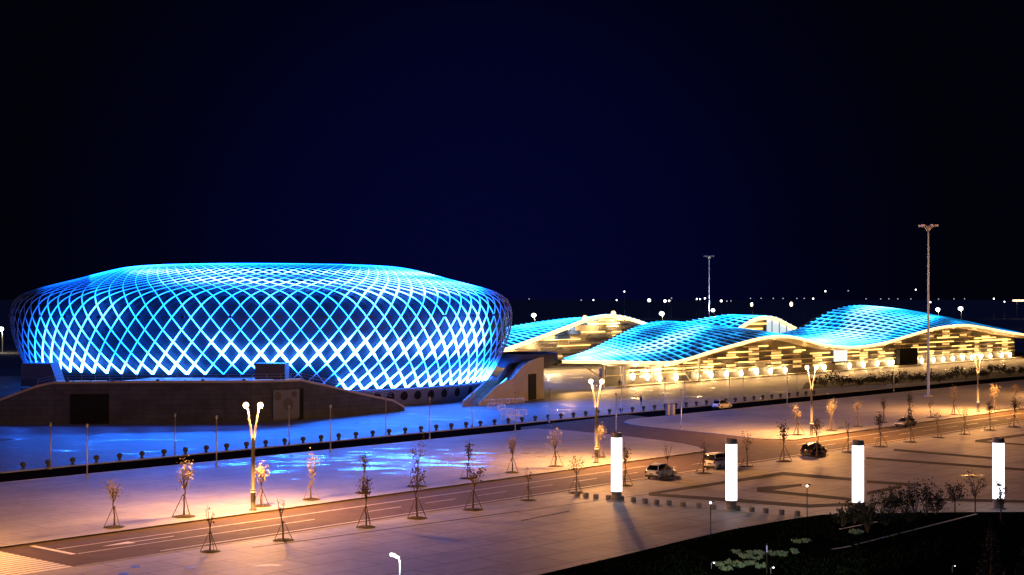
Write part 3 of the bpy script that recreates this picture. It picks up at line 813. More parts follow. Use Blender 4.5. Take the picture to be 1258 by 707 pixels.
# wall washers: fitting enlarged to imitate its pool of light, lamp near the wall
wl=[(779,463),(797,463.5),(812,465),(832,465.5),(860,466.5),(875,466),(894,465.5),(912,464.5),(931,463),(948,462.5),(966,460),(1014,457),(1045,456.5),(1062,455.5),(1079,454),(1094,451.5),(1098,446),(1134,447),(1148,446),(1160,444.5),(1172,444),(1184,444),(1195,442),(1206,441.5),(1218,441),(1232,439),(1242,438)]
for i,(px,py) in enumerate(wl):
    p=PV(px,py,VW+1.1); zz_=max(1.2,min(p.z,3.4))
    u=UV(p)[0]
    m=MB(); m.sphere(W(u,VW+.75,zz_),.5,nu=10,nv=8,sz=1.6); wlo=m.build('wall_lamp','wall_pool',hall,True)
    point_light(W(u,VW+1.5,zz_+.5),800,(1,.60,.22),.3,hall)
for k in range(22):
    u=lerp(U0+3,U1-30,k/21)
    spot_light(W(u,VFH-.6,fasz(u)-1.1),W(u,VFH+22,0),8500,(1,.52,.16),140,.8,hall)  # spots added under the eaves to warm the forecourt
# entrance, glass panel, portico posts
def hall_box(pxa,pxb,z0,z1,v,th,name,mt,parent=None):
    ua=UV(PV(pxa,440,v))[0]; ub=UV(PV(pxb,440,v))[0]
    m=MB(); m.box(W((ua+ub)/2,v,(z0+z1)/2),(ub-ua,th,z1-z0),RZ); return m.build(name,mt,parent or hall)
ent=hall_box(1102,1124,0.1,5.4,VW+.9,1.8,'entrance','door_dark')
hall_box(1025,1040,2.6,6.3,VW+.5,.4,'glass_panel','pale_window')
hall_box(1023.5,1041.5,2.2,2.6,VW+.5,.6,'panel_frame','door_dark')
for px,v in ((741,-214.5),(767,-214.5),(859,-214.5)):
    u=UV(PV(px,450,v))[0]; m=MB(); m.tube([W(u,v,0),W(u,v,fasz(u)-1.0)],[.38,.34],10); m.build('column','white_paint',hall,True)
for pa,pb in (((724,455),(733,447)),((796,449),(806,470)),((838,452),(848,468)),((716,449),(740,466)),((762,450),(764,468))):
    a=PV(pa[0],pa[1],-214.2); b=PV(pb[0],pb[1],-214.2); b.z=max(0,b.z); m=MB(); m.tube([a,b],.12,6); m.build('strut','white_paint',hall)
for pa,pb,z0,z1,mt in ((744,757,2.3,4.2,'grey_stone'),(775,790,2.2,4.1,'dark_stone'),(800,812,2.2,4.1,'warm_window'),(815,832,2.2,4.1,'grey_stone'),(836,846,.3,4.4,'dark_stone'),(848,854,.3,4.4,'grey_stone')):
    hall_box(pa,pb,z0,z1,VW+.12,.2,'window',mt)
m=MB(); ua,ub=UV(PV(700,470,-209))[0],UV(PV(905,470,-209))[0]   # pale step line in front
m.box(W((UW0+UW1)/2,VW+2.2,.12),(UW1-UW0,3.0,.24),RZ); m.build('step','beige_stone',hall)
for px in (752,785,822): point_light(W(UV(PV(px,450,-214))[0],-214.6,3.6),500,(1,.72,.38),.3,hall)
for k in range(14):
    u=lerp(UW0+25,UW1-6,k/13); point_light(W(u,VW+2.6,fasz(u)-2.6),280,(1,.54,.15),.3,hall)  # fill lights added to brighten the front wall

# ------------------------------------------------------------------ the wave behind: glazed arch between the two roofs
VD=-262.0
def curve_uz(pts,v):
    us_,zs_=[],[]
    for px,py in pts:
        p=PV(px,py,v); us_.append(UV(p)[0]); zs_.append(p.z)
    return us_,zs_
arch=thing('glazed_arch_hall',W(430,VD),'small arched hall with a pale glazed gable between the blue roof waves','building')
au,az=curve_uz([(830,403),(850,405),(875,409),(893,411.5),(905,404.5),(918,396.2),(930,390.6),(942,388.8),(955,390.8),(968,397.3),(985,406),(1000,411)],VD)
bu,bz=curve_uz([(800,401),(820,400.2),(838,399.4),(852,398.4),(870,395.6),(895,391),(918,387.6),(935,386.6),(950,389.5),(968,396.5),(985,405.4),(1005,411)],-290)
aw=lambda u: smooth_interp(u,au,az)
UA0,UA1=au[0],au[-1]
def ap_(u,s):
    t=(u-UA0)/(UA1-UA0); u2=lerp(bu[0],bu[-1],t)
    zb=smooth_interp(u2,bu,bz); za=aw(u)
    return W(lerp(u,u2,s*.55+.0),lerp(VD,-290,s),lerp(za,zb,math.sin(s*math.pi/2)))
m=MB(); rows=[[m.vert(ap_(lerp(UA0,UA1,i/80),j/6)) for j in range(7)] for i in range(81)]
for i in range(80):
    for j in range(6): m.face((rows[i][j],rows[i+1][j],rows[i+1][j+1],rows[i][j+1]))
m.build('roof_panel','roof_blue',arch,True)
m=MB()
for i in range(1,26):
    u=lerp(UA0,UA1,i/27); strip([(ap_(u,j/6),.1+.5*noise.noise(Vector((i*.4,j*.4,0))),du) for j in range(7)],.2,m)
for j in range(1,6): strip([(ap_(lerp(UA0,UA1,i/80),j/6),.0,dvv) for i in range(81)],.14,m)
m.build('roof_light_grid','roof_led',arch,attr=True)
UG0,UG1=UV(PV(893,411,VD))[0],UV(PV(988,406,VD))[0]
m=MB(); fascia_mesh(m,[lerp(UG0,UG1,i/60) for i in range(61)],aw,VD+.02,1.1,.3); m.build('fascia_light','fascia_led',arch,True)
def gable(pxa,pxb,z0,name,mt,v,zmax=99,parent=arch,zf=aw):
    ua,ub=UV(PV(pxa,400,v))[0],UV(PV(pxb,400,v))[0]; m=MB(); n=14
    for i in range(n):
        a,b=lerp(ua,ub,i/n),lerp(ua,ub,(i+1)/n)
        za,zb=min(zmax,zf(a)-1.0),min(zmax,zf(b)-1.0)
        if za>z0 and zb>z0: m.quad(W(a,v,z0),W(b,v,z0),W(b,v,zb),W(a,v,za))
    return m.build(name,mt,parent)
gable(893,988,2,'gable_wall','grey_stone',VD-.8)
gable(942,985,6,'glazing','pale_window',VD-.6)
gable(905,938,6,'glazing','soffit',VD-.6)
for px in (950,959,968,976):
    u=UV(PV(px,400,VD))[0]; m=MB(); m.box(W(u,VD-.5,(6+aw(u)-1)/2),(.22,.2,aw(u)-7),RZ); m.build('mullion','grey_stone',arch)
for a,b,z in ((908,938,11.4),(912,944,9.3),(922,943,13.0)):
    ua,ub=UV(PV(a,400,VD))[0],UV(PV(b,400,VD))[0]; m=MB(); m.box(W((ua+ub)/2,VD-.3,z-.4),(ub-ua,.2,.5),RZ); m.build('light_strip','wall_strip',arch)
# ------------------------------------------------------------------ hall at the back left
VA=-285.0
back=thing('rear_hall',W(400,VA),'rear exhibition hall under a wide arched eave beside the arena','building')
cu,cz=curve_uz([(585,440),(604,434),(620,428.6),(640,421.8),(670,411),(700,399.6),(718,392.6),(735,388.2),(750,386.8),(765,388.4),(780,392.2),(797,398),(815,404),(835,409)],VA)
eu,ez=curve_uz([(560,410),(590,406.5),(620,402.4),(650,397.6),(680,393.4),(700,391.4),(720,390.5),(735,391),(750,391.5),(765,394),(780,398),(797,404),(835,412)],-318)
cw=lambda u: smooth_interp(u,cu,cz)
def bp_(u,s):
    t=(u-cu[0])/(cu[-1]-cu[0]); u2=lerp(eu[0],eu[-1],t)
    # follow the ridge at the same u where possible
    zb=smooth_interp(max(eu[0],min(eu[-1],lerp(u2,u,.5))),eu,ez); za=cw(u)
    return W(lerp(u,lerp(u2,u,.5),s),lerp(VA,-318,s),lerp(za,zb,math.sin(s*math.pi/2)))
m=MB(); rows=[[m.vert(bp_(lerp(cu[0],cu[-1],i/90),j/6)) for j in range(7)] for i in range(91)]
for i in range(90):
    for j in range(6): m.face((rows[i][j],rows[i+1][j],rows[i+1][j+1],rows[i][j+1]))
m.build('roof_panel','roof_blue',back,True)
m=MB()
for i in range(1,40):
    u=lerp(cu[0],cu[-1],i/40); strip([(bp_(u,j/6),.1+.3*noise.noise(Vector((i*.3,j*.4,5))),du) for j in range(7)],.2,m)
for j in range(1,6): strip([(bp_(lerp(cu[0],cu[-1],i/90),j/6),.05,dvv) for i in range(91)],.13,m)
m.build('roof_light_grid','roof_led',back,attr=True)
m=MB(); fascia_mesh(m,[lerp(cu[0],cu[-1],i/90) for i in range(91)],cw,VA+.02,1.05,.3); m.build('fascia_light','fascia_led',back,True)
for px_ in (718,753):
    u=UV(PV(px_,388,VA))[0]; m=MB(); m.sphere(W(u,VA+.2,cw(u)+.5),.75,nu=8,nv=6); m.build('roof_lamp','fascia_led',back,True)
m=MB(); prev=None
for i in range(91):
    u=lerp(cu[0],cu[-1],i/90); z=cw(u)-1.05; q=[m.vert(W(u,VA,z)),m.vert(W(u,VA-4,z-.3)),m.vert(W(u,VA-4.1,0))]
    if prev: m.face((prev[0],q[0],q[1],prev[1]),1); m.face((prev[1],q[1],q[2],prev[2]),0)
    prev=q
m.build('gable_wall',['beige_stone','soffit'],back)
VB=VA-3.6
def back_box(pxa,pya,pxb,pyb,name,mt,th=.3,out=0):
    a=PV(pxa,pya,VB); b=PV(pxb,pyb,VB); ua,ub=UV(a)[0],UV(b)[0]
    m=MB(); m.box(W((ua+ub)/2,VB+out,(a.z+b.z)/2),(ub-ua,th,abs(a.z-b.z)),RZ); return m.build(name,mt,back)
mat('glass_blue',(.04,.07,.20),.12,.0,var=.6,scale=.5,spec=.8)
for q in ((690,407,706,401),(676,412,712,406),(682,417,700,412)): back_box(*q,'glazing','glass_blue',out=.1)
for q in ((719,394.5,735,390.5),(705,399.6,722,396.6)): back_box(*q,'glazing','glass_blue',out=.1)
for q in ((722,399,760,396.6),(714,409,742,407),(752,408.4,762,406.8),(752,413,760,411.6),(668,418.5,712,416.4),(684,426,724,423.4),(622,435,655,432.4),(745,402,758,400.2),(752,417.4,760,416),(735,394.2,758,392.6)): back_box(*q,'light_strip','wall_strip',out=.35)
for q in ((722,415,750,410),(735,406,775,403),(655,424,684,420),(664,431,690,427),(700,432,740,428),(640,440,676,436),(765,400,785,396.5),(700,422,745,418.5),(630,431,660,428.5)): back_box(*q,'stone_panel','grey_stone',out=.1)
for q in ((690,437,720,433.5),(725,425,760,422.5),(742,400,770,398)): back_box(*q,'stone_panel','dark_stone',out=.14)
for px in (640,665,690,715,740,765): u=UV(PV(px,420,VA))[0]; point_light(W(u,VA-1.5,cw(u)-2.6),1600,(1,.68,.30),.3,back)
for px in (632,655,678,701,724):
    u=UV(PV(px,420,VA))[0]; spot_light(W(u,VA+.8,cw(u)-1.4),W(u+4,VA+38,0),16000,(1,.52,.17),130,.8,back)  # spots added to turn the ground before the rear hall warm
for q in ((668,440,690,436.5),(672,447,684,444)): back_box(*q,'window','warm_window',out=.2)
u=UV(PV(672,454,-262))[0]; 
for (px,py) in ((674,455),(683,444)):
    p=PV(px,py,-270); point_light(p+Vector((0,-6,1.5)),1800,(1,.75,.45),.3)

# ------------------------------------------------------------------ double-headed street lamps along the main road
WARM=(1.0,.43,.115)
def street_lamp(loc,label,power=6500,hh=10.4,on=True,first=None):
    t=thing('street_lamp',loc,label,'street lamp','double headed street lamps along the main road',RZ+R(38))
    def b(m,n,mt,par=t,sm=True): return m.build(n,mt,par,sm,world=False)
    m=MB(); m.tube([(0,0,0),(0,0,.1)],.42,12); b(m,'base_plate','lamp_base',sm=False)
    m=MB(); m.tube([(0,0,.05),(0,0,1.75)],.25,12); b(m,'pole_foot','lamp_base')
    m=MB(); m.tube([(0,0,1.75),(0,0,2.05)],.29,12); b(m,'collar','white_paint')
    m=MB(); m.tube([(0,0,2.0),(0,0,7.2)],[.22,.17],12); b(m,'pole','lamp_paint')
    for s in (-1,1):
        m=MB(); m.tube([(0,s*.05,6.9),(0,s*.23,8.0),(0,s*.42,9.2),(0,s*.54,hh-.3)],[.13,.11,.09,.07],8); b(m,'arm','lamp_paint')
        m=MB(); m.tube([(0,s*.52,hh-.4),(0,s*.60,hh-.2),(0,s*.72,hh-.06)],[.10,.13,.08],8); hd=b(m,'lamp_head','lamp_paint')
        m=MB(); m.sphere((0,s*.72,hh),.29,nu=12,nv=8,sz=.95); b(m,'globe','lamp_globe' if on else 'white_paint',hd)
        if on:
            l=bpy.data.lights.new('lamp_light','POINT'); l.energy=power; l.color=WARM; l.shadow_soft_size=.38
            o=bpy.data.objects.new('lamp_light',l); col.objects.link(o); o.parent=t; o.location=(0,s*.76,hh-.42)
    return t
street_lamp(G(311,627),'lit double headed street lamp nearest the left, in front of the arena podium',27000)
street_lamp(G(732.7,569),'lit double headed street lamp behind the first glowing pylon, before the rear hall',24000)
street_lamp(G(997,535),'lit double headed street lamp behind the dark parked car',29000)
street_lamp(G(1201.5,506),'double headed street lamp farthest right, beyond the high mast',28000)
street_lamp(W(53,-118.3),'lit double headed street lamp beyond the left edge of the photo',30000)
street_lamp(W(321,-118.6),'lit double headed street lamp beyond the right edge of the photo',30000)
# thin unlit posts along the service road
def post(loc,label,hh):
    t=thing('lamp_post',loc,label,'lamp post','thin unlit lamp posts along the service road',RZ)
    m=MB(); m.tube([(0,0,0),(0,0,.5)],.13,8); m.build('post_foot','grey_metal',t,True,world=False)
    m=MB(); m.tube([(0,0,.5),(0,0,hh)],[.085,.06],8); m.build('pole','grey_metal',t,True,world=False)
    m=MB(); m.tube([(0,0,hh-.1),(0,0,hh+.05),(0,0,hh+.35)],[.06,.17,.15],8); m.build('lamp_head','grey_metal',t,True,world=False)
near_posts=[(107,588),(266,573.5),(406,555),(528,540.5),(633,531.5),(757,534),(837,527),(967,499.5),(1098,481),(1076,520)][:9]
far_posts=[(62,577),(215,561.5),(355,548),(474,535.5),(580,526.5),(675,519.5),(763.5,508),(817,501.5),(841,498.5),(896,492),(913,490),(979,484)]
for i,p in enumerate(near_posts): post(G(*p),'thin grey unlit post, %s from the left on the service road near kerb'%ordinal(i+1),6.0)
for i,p in enumerate(far_posts): post(G(*p),'thin grey unlit post, %s from the left on the forecourt edge'%ordinal(i+1),5.4)

# high masts
def high_mast(loc,label,hh=36.2):
    t=thing('high_mast',loc,label,'light mast','tall floodlight masts',R(20))
    m=MB(); m.tube([(0,0,0),(0,0,.25)],.9,12); m.build('base_plate','grey_metal',t,world=False)
    m=MB(); m.tube([(0,0,.25),(0,0,hh*.5),(0,0,hh)],[.30,.23,.15],12); m.build('pole','mast_paint',t,True,world=False)
    m=MB(); m.tube([(0,0,hh-1.1),(0,0,hh-.6),(0,0,hh-.1)],[.25,.5,1.0],12)
    for s in range(6):
        x=2*math.pi*s/6; m.tube([(0,0,hh-.3),(1.7*math.cos(x),1.7*math.sin(x),hh)],.07,6)
    m.tube([(1.7*math.cos(2*math.pi*j/16),1.7*math.sin(2*math.pi*j/16),hh) for j in range(17)],.07,6); m.build('crown_ring','grey_metal',t,True,world=False)
    for s in range(6):
        x=2*math.pi*s/6+.3; m=MB(); m.box((1.75*math.cos(x),1.75*math.sin(x),hh+.18),(.65,.42,.36),x); m.build('floodlight','white_paint',t,world=False)
high_mast(G(1140.5,487),'tall pale floodlight mast rising in front of the right end of the hall')
high_mast(Vector((72.9,560,0)),'tall floodlight mast behind the middle of the exhibition hall')
# glowing pylons
def pylon(loc,label):
    t=thing('light_pylon',loc,label,'light column','glowing white columns on the near plaza')
    m=MB(); m.tube([(0,0,0),(0,0,.12)],.72,20); m.build('base_plate','kerb_stone',t,world=False)
    m=MB(); m.tube([(0,0,.12),(0,0,1.0)],.52,20); m.build('foot','lamp_base',t,True,world=False)
    m=MB(); m.tube([(0,0,1.0),(0,0,6.55)],.56,24); m.build('light_tube','pylon_white',t,True,world=False)
    m=MB(); m.tube([(0,0,6.55),(0,0,6.62),(0,0,7.0),(0,0,7.05)],[.60,.60,.55,.50],20); m.build('cap','lamp_base',t,True,world=False)
pyl=[(757.5,615.5,'glowing white column farthest left, beside the white hatchback'),(898.5,627,'glowing white column in front of the boxy white van'),(1054,629.5,'glowing white column rising out of the dark garden shrubs'),(1226.5,625,'glowing white column farthest right, a bare twig before it')]
for x,y,l in pyl: pylon(G(x,y),l)

# ------------------------------------------------------------------ young staked street trees
def make_tree(seed,kind,hh):
    rnd=random.Random(seed)
    t=thing('street_tree',(0,0,0),'x','tree')
    m=MB(); 
    for k in range(40):
        a=rnd.uniform(0,6.28); rr=.95*math.sqrt(rnd.random())
    ring=[]; c=m.vert((0,0,.16))
    n=14
    ri=[m.vert(((.55+rnd.uniform(-.1,.1))*math.cos(2*math.pi*j/n),(.55+rnd.uniform(-.1,.1))*math.sin(2*math.pi*j/n),.12+rnd.uniform(-.02,.03))) for j in range(n)]
    ro=[m.vert(((1.05+rnd.uniform(-.15,.12))*math.cos(2*math.pi*j/n),(1.05+rnd.uniform(-.15,.12))*math.sin(2*math.pi*j/n),.012)) for j in range(n)]
    for j in range(n): m.face((c,ri[j],ri[(j+1)%n])); m.face((ri[j],ro[j],ro[(j+1)%n],ri[(j+1)%n]))
    m.build('soil_mound','pit_soil',t,world=False)
    ht=hh*.56
    m=MB(); bend=[(rnd.uniform(-.08,.08),rnd.uniform(-.08,.08)) for _ in range(5)]
    tp=[(0,0,.02)]+[(bend[k][0]*(k+1)*.5,bend[k][1]*(k+1)*.5,ht*(k+1)/5) for k in range(5)]
    m.tube(tp,[.09,.08,.075,.07,.06,.045],7)
    top=Vector(tp[-1]); tips=[]
    nb={'bare':5,'tall':6,'round':8,'fork':5}[kind]
    for k in range(nb):
        a=2*math.pi*k/nb+rnd.uniform(-.4,.4); z0=rnd.uniform(.82,1.0)
        base=Vector(tp[4]).lerp(top,rnd.random())
        spr={'bare':.5,'tall':.28,'round':.48,'fork':.8}[kind]*rnd.uniform(.5,1.25)
        ln=(hh-ht)*rnd.uniform(.55,1.0)
        mid=base+Vector((math.cos(a)*spr*.55,math.sin(a)*spr*.55,ln*.45)); tip=base+Vector((math.cos(a)*spr,math.sin(a)*spr,ln))
        m.tube([base,mid,tip],[.04,.028,.012],5); tips+= [mid,tip,base.lerp(tip,.75)]
        for q in range(2):
            b2=mid.lerp(tip,rnd.random()); t2=b2+Vector((rnd.uniform(-.3,.3),rnd.uniform(-.3,.3),rnd.uniform(.15,.5))); m.tube([b2,t2],[.018,.008],4); tips.append(t2)
    m.build('trunk','bark',t,world=False)
    m=MB()
    nleaf=int({'bare':26,'tall':210,'round':250,'fork':170}[kind]*rnd.uniform(.55,1.2))
    for k in range(nleaf):
        p=rnd.choice(tips); sp={'bare':.16,'tall':.20,'round':.24,'fork':.2}[kind]
        m.leaf(p+Vector((rnd.gauss(0,sp),rnd.gauss(0,sp),rnd.gauss(0,sp*1.3))),rnd.uniform(.16,.30),rnd)
    m.build('crown',{'bare':'leaf_brown','tall':rnd.choice(('leaf_dark','leaf_brown')),'round':'leaf_yellow','fork':'leaf_brown'}[kind],t,world=False)
    for k in range(3):
        a=2*math.pi*k/3+rnd.uniform(-.2,.2); m=MB(); m.tube([(1.0*math.cos(a),1.0*math.sin(a),.02),(.10*math.cos(a),.10*math.sin(a),hh*.40)],.035,5); m.build('stake','stake_wood',t,world=False)
    m=MB(); m.tube([(0,0,hh*.385),(0,0,hh*.41)],.13,8); m.build('tie','stake_wood',t,world=False)
    return t
protos={}
def plant_tree(px,py,kind,variant,hh,label,group,seed):
    key=(kind,variant); rnd=random.Random(seed)
    if key not in protos: o=make_tree(variant*13+len(kind)*5,kind,4.6); protos[key]=o
    else: o=copy_tree(protos[key])
    o.location=G(px,py); s=hh/4.6; o.scale=(s*rnd.uniform(.9,1.05),)*2+(s,); o.rotation_euler=(0,0,rnd.uniform(0,6.28))
    tag(o,label,'tree',group)
look={'bare':'bare','tall':'slim','round':'yellowish','fork':'forked'}
nearr=[(258,678,'bare',4.0),(348,664,'bare',4.0),(450,648,'tall',4.6),(512,637,'fork',4.9),(581,626.5,'fork',4.7),(649,615,'bare',3.7),(708,606,'fork',4.3),(768,597,'tall',4.4),(819,590,'bare',4.2),(864,582,'bare',4.3),(918,573.5,'fork',4.3),(963,567.3,'tall',5.0),(1004,561.5,'tall',5.2),(1042,556,'bare',4.6),(1081.6,549.3,'tall',4.9),(1118.8,543.6,'tall',5.0),(1152.5,538,'fork',4.4),(1185,534,'fork',4.2),(1216.6,529,'tall',4.6),(1245.6,525,'tall',4.8)]
farr=[(140,648,'round',4.7),(226,635,'round',5.2),(321,622,'round',4.4),(382,614,'round',4.6),(446,606,'tall',4.4),(513,598,'fork',5.2),(574,588.3,'tall',4.4),(629.5,580.8,'round',4.4),(683,573.3,'round',4.6),(736,562,'round',4.4),(980,534.7,'round',4.7),(1021,529.2,'round',4.6),(1053.8,524.5,'round',4.4),(1085,519.5,'tall',4.2),(1116.5,515,'tall',4.6),(1143,513,'fork',3.2),(1172.5,510,'round',4.8),(1222,503.5,'round',4.6),(1247,500.5,'fork',4.4)]
lk=['','']
for i,(px,py,k,hh) in enumerate(nearr):
    plant_tree(px,py,k,i%5,hh,'%s young staked tree, %s from the left along the near kerb'%(look[k],ordinal(i+1)),'young staked trees along the main road',i+1)
for i,(px,py,k,hh) in enumerate(farr):
    plant_tree(px,py,k,i%5,hh,'%s young staked tree, %s from the left across the main road'%(look[k],ordinal(i+1)),'young staked trees along the main road',i+60)

# ------------------------------------------------------------------ bollards
def bollard_mesh():
    m=MB(); pr=[(.30,0),(.30,.12),(.22,.16),(.22,.36),(.30,.42),(.42,.56),(.46,.74),(.40,.94),(.22,1.06)]
    m.tube([(0,0,z) for r,z in pr],[r for r,z in pr],12); return m
bp0=None; xs=[]
x=4.0
us_b=[]
ub=UV(G(4,581))[0]
while True:
    p=W(ub,VS1-1.1); px=CX+F*p.x/p.y
    if px>1010: break
    us_b.append(ub); ub+=3.45
for i,ub in enumerate(us_b):
    if bp0 is None: bp0=o=bollard_mesh().build('bollard','bollard_stone',None,True)
    else: o=bp0.copy(); col.objects.link(o)
    o.location=W(ub,VS1-1.1); o.scale=(.8,.8,.86)
    tag(o,'dark round headed bollard on the forecourt edge, %s from the left'%ordinal(i+1),'bollard','round headed bollards along the service road')
blk=[(709,609.8),(720,611.2),(732,613),(747.5,614.2),(763.5,615.2),(778,617),(792.5,618.5),(806.5,619.7),(822,620.7),(839,622.4),(858.5,624.2),(876.5,625.6),(906,627.4),(923.5,629),(940.5,630.4),(960,632.2),(979.5,633.6)]
b0=None
for i,(px,py) in enumerate(blk):
    if b0 is None:
        m=MB(); pr=[(.27,0),(.29,.05),(.29,.40),(.25,.47)]
        m.tube([(0,0,z) for r,z in pr],[r for r,z in pr],14); b0=o=m.build('stone_block','block_stone',None,True)
    else: o=b0.copy(); col.objects.link(o)
    o.location=G(px,py)
    tag(o,'low stone block bollard, %s from the left in the row by the pylons'%ordinal(i+1),'bollard','low stone blocks across the near plaza')
for i,(px,py) in enumerate(((820.5,510),(826.5,509.6))):
    m=MB(); m.box((0,0,.95),(.7,.5,1.9),RZ); m.box((0,0,1.95),(.8,.6,.12),RZ,1)
    o=m.build('control_cabinet',['grey_metal','black_metal']); o.location=G(px,py); tag(o,'grey cabinet at the island tip, %s of the pair'%('left' if i==0 else 'right'),'cabinet','grey cabinets at the side road')

for px,py,l in ((167,696.3,'small round manhole cover on the near plaza, middle of the three by the kerb'),(152,705.5,'small round manhole cover on the near plaza, nearest the bottom edge'),(232,698,'small round manhole cover on the near plaza, nearest the first bare trees')):
    m=MB(); m.tube([(0,0,.002),(0,0,.016)],[.42,.40],18); o=m.build('manhole_cover','black_metal'); o.location=G(px,py); tag(o,l,'manhole cover','manhole covers on the near plaza')
# ------------------------------------------------------------------ cars
def car(loc,heading,label,cat,paint,body,cabin,wb,wr=.36,name='parked_car',lights=False,boxy=False):
    t=thing(name,loc,label,cat,'vehicles on the roads',heading)
    def loft(secs,mt,nm,par,sm=True,roof=None):
        m=MB(); prev=None
        for (x,z0,z1,w0,w1) in secs:
            hgt=z1-z0
            ring=[(-w0*.90,z0),(-w0,z0+hgt*.18),(-w0,z0+hgt*.62),(-w1,z1-hgt*.10),(-w1*.86,z1),(w1*.86,z1),(w1,z1-hgt*.10),(w0,z0+hgt*.62),(w0,z0+hgt*.18),(w0*.90,z0)]
            q=[m.vert((x,y,z)) for y,z in ring]
            if prev:
                for j in range(10): m.face((prev[j],prev[(j+1)%10],q[(j+1)%10],q[j]))
            else: m.face(list(reversed(q)))
            prev=q
        m.face(prev)
        return m.build(nm,mt,par,sm,world=False)
    bo=loft(body,paint,'body',t)
    loft(cabin,'car_glass','window_band',t)
    m=MB(); rs=[c for c in cabin if c[2]>max(x[2] for x in cabin)-.12]
    prev=None
    for (x,z0,z1,w0,w1) in rs:
        q=[m.vert((x,y*w1*.93,z1+dz)) for y,dz in ((-1,-.05),(-.85,.03),(.85,.03),(1,-.05))]
        if prev:
            for j in range(3): m.face((prev[j],q[j],q[j+1],prev[j+1]))
        prev=q
    m.build('roof',paint,t,True,world=False)
    for k in range(1,len(cabin)-1):
        pass
    # pillars
    m=MB()
    for s in (-1,1):
        for i0 in range(len(cabin)-1):
            a,b=cabin[i0],cabin[i0+1]
            if i0 in (0,len(cabin)-2):
                m.tube([(a[0],s*a[3]*.99,a[1]+.45*(a[2]-a[1])),(a[0],s*a[4]*.97,a[2]),(b[0],s*b[4]*.97,b[2])],.035,5)
        mx=sum(c[0] for c in cabin)/len(cabin); zt_=max(c[2] for c in cabin); m.tube([(mx,s*cabin[1][3]*1.0,cabin[1][1]+.05),(mx,s*cabin[1][4]*.97,zt_-.03)],.04,5)
    m.build('pillar',paint,t,world=False)
    hw=max(b_[3] for b_ in body)
    for sx in (-1,1):
        for sy in (-1,1):
            m=MB(); y=sy*(hw-.10); m.tube([(sx*wb/2,y-.12,wr),(sx*wb/2,y-.10,wr),(sx*wb/2,y+.10,wr),(sx*wb/2,y+.12,wr)],[wr*.86,wr,wr,wr*.86],18); wh=m.build('wheel','rubber',t,True,world=False)
            m=MB(); m.tube([(sx*wb/2,y+sy*.10,wr),(sx*wb/2,y+sy*.135,wr)],wr*.58,14); m.build('rim','rim',wh,world=False)
    xf=body[-1][0]; xr=body[0][0]; zf=body[-1][2]; zr=body[0][2]
    for sy in (-1,1):
        m=MB(); m.box((xf-.12,sy*hw*.74,zf-.14),(.3,.36,.16)); m.build('headlight','head_on' if lights else 'head_clear',t,world=False)
        m=MB(); m.box((xr+.06,sy*hw*.80,zr-.16),(.16,.26,.30)); m.build('taillight','tail_red',t,world=False)
    m=MB(); m.box((xf-.02,0,.42),(.16,hw*1.7,.24)); m.build('front_bumper','black_metal',t,world=False)
    m=MB(); m.box((xr+.02,0,.42),(.16,hw*1.7,.26)); m.build('rear_bumper','black_metal',t,world=False)
    for sy in (-1,1):
        m=MB(); cx=[c for c in cabin][-2][0]; m.box((cx+.25,sy*(hw+.12),cabin[0][1]+.16),(.18,.22,.15)); m.build('mirror',paint,t,world=False)
    m=MB(); m.box((xr-.015,0,zr-.35),(.04,.46,.13)); m.build('number_plate','sign_blue',t,world=False)
    return t
suv_b=[(-2.25,.40,1.02,.80,.78),(-2.05,.28,1.10,.90,.86),(-1.3,.24,1.08,.93,.88),(0,.22,1.04,.93,.88),(.9,.24,1.02,.93,.86),(1.6,.26,.98,.91,.80),(2.05,.32,.88,.84,.72),(2.22,.42,.74,.74,.64)]
suv_c=[(-2.02,1.0,1.14,.82,.78),(-1.72,1.0,1.60,.84,.66),(-.9,1.0,1.70,.85,.68),(.1,1.0,1.68,.85,.68),(.55,1.0,1.52,.84,.66),(1.25,.98,1.06,.82,.74)]
sed_b=[(-2.3,.42,.92,.78,.74),(-2.05,.28,.98,.87,.80),(-1.2,.22,.96,.90,.86),(0,.20,.94,.90,.86),(.9,.22,.92,.90,.84),(1.6,.24,.86,.88,.78),(2.1,.30,.76,.82,.68),(2.32,.40,.64,.70,.60)]
sed_c=[(-1.95,.92,1.0,.78,.70),(-1.25,.92,1.34,.80,.60),(-.7,.92,1.44,.82,.62),(.05,.92,1.43,.82,.62),(.45,.92,1.32,.81,.62),(1.2,.90,.97,.78,.70)]
van_b=[(-2.35,.36,1.18,.84,.84),(-2.3,.30,1.22,.88,.87),(-1.3,.26,1.22,.90,.88),(0,.26,1.18,.90,.88),(.9,.26,1.14,.90,.86),(1.75,.28,1.08,.88,.80),(2.2,.34,.98,.84,.72),(2.34,.42,.84,.74,.66)]
van_c=[(-2.32,1.15,1.90,.84,.76),(-2.1,1.15,1.98,.85,.78),(-.9,1.15,2.0,.85,.78),(.5,1.12,1.96,.85,.76),(.85,1.10,1.86,.84,.74),(1.55,1.06,1.12,.82,.74)]
def on_road(px,py): p=G(px,py); p.z=ZR+.012; return p
car(on_road(812,586.2),RZ+R(6),'white hatchback parked by the near kerb behind the left pylon','car','car_white',suv_b,suv_c,2.65,lights=False)
car(on_road(884,575),RZ+R(2),'boxy white van parked by the near kerb, half behind a glowing column','van','car_white',van_b,van_c,2.8,name='parked_van')
car(on_road(1000,559),RZ+R(2),'black car with a shiny roof parked by the near kerb','car','car_black',suv_b,suv_c,2.65)
car(on_road(1112.5,523.3),RZ+math.pi,'grey sedan driving along the far kerb of the main road','car','car_grey',sed_b,sed_c,2.7,lights=False)
car(on_road(887,501.8),RZ,'white estate car with a blue lit tail on the service road','car','car_white',suv_b,suv_c,2.65)

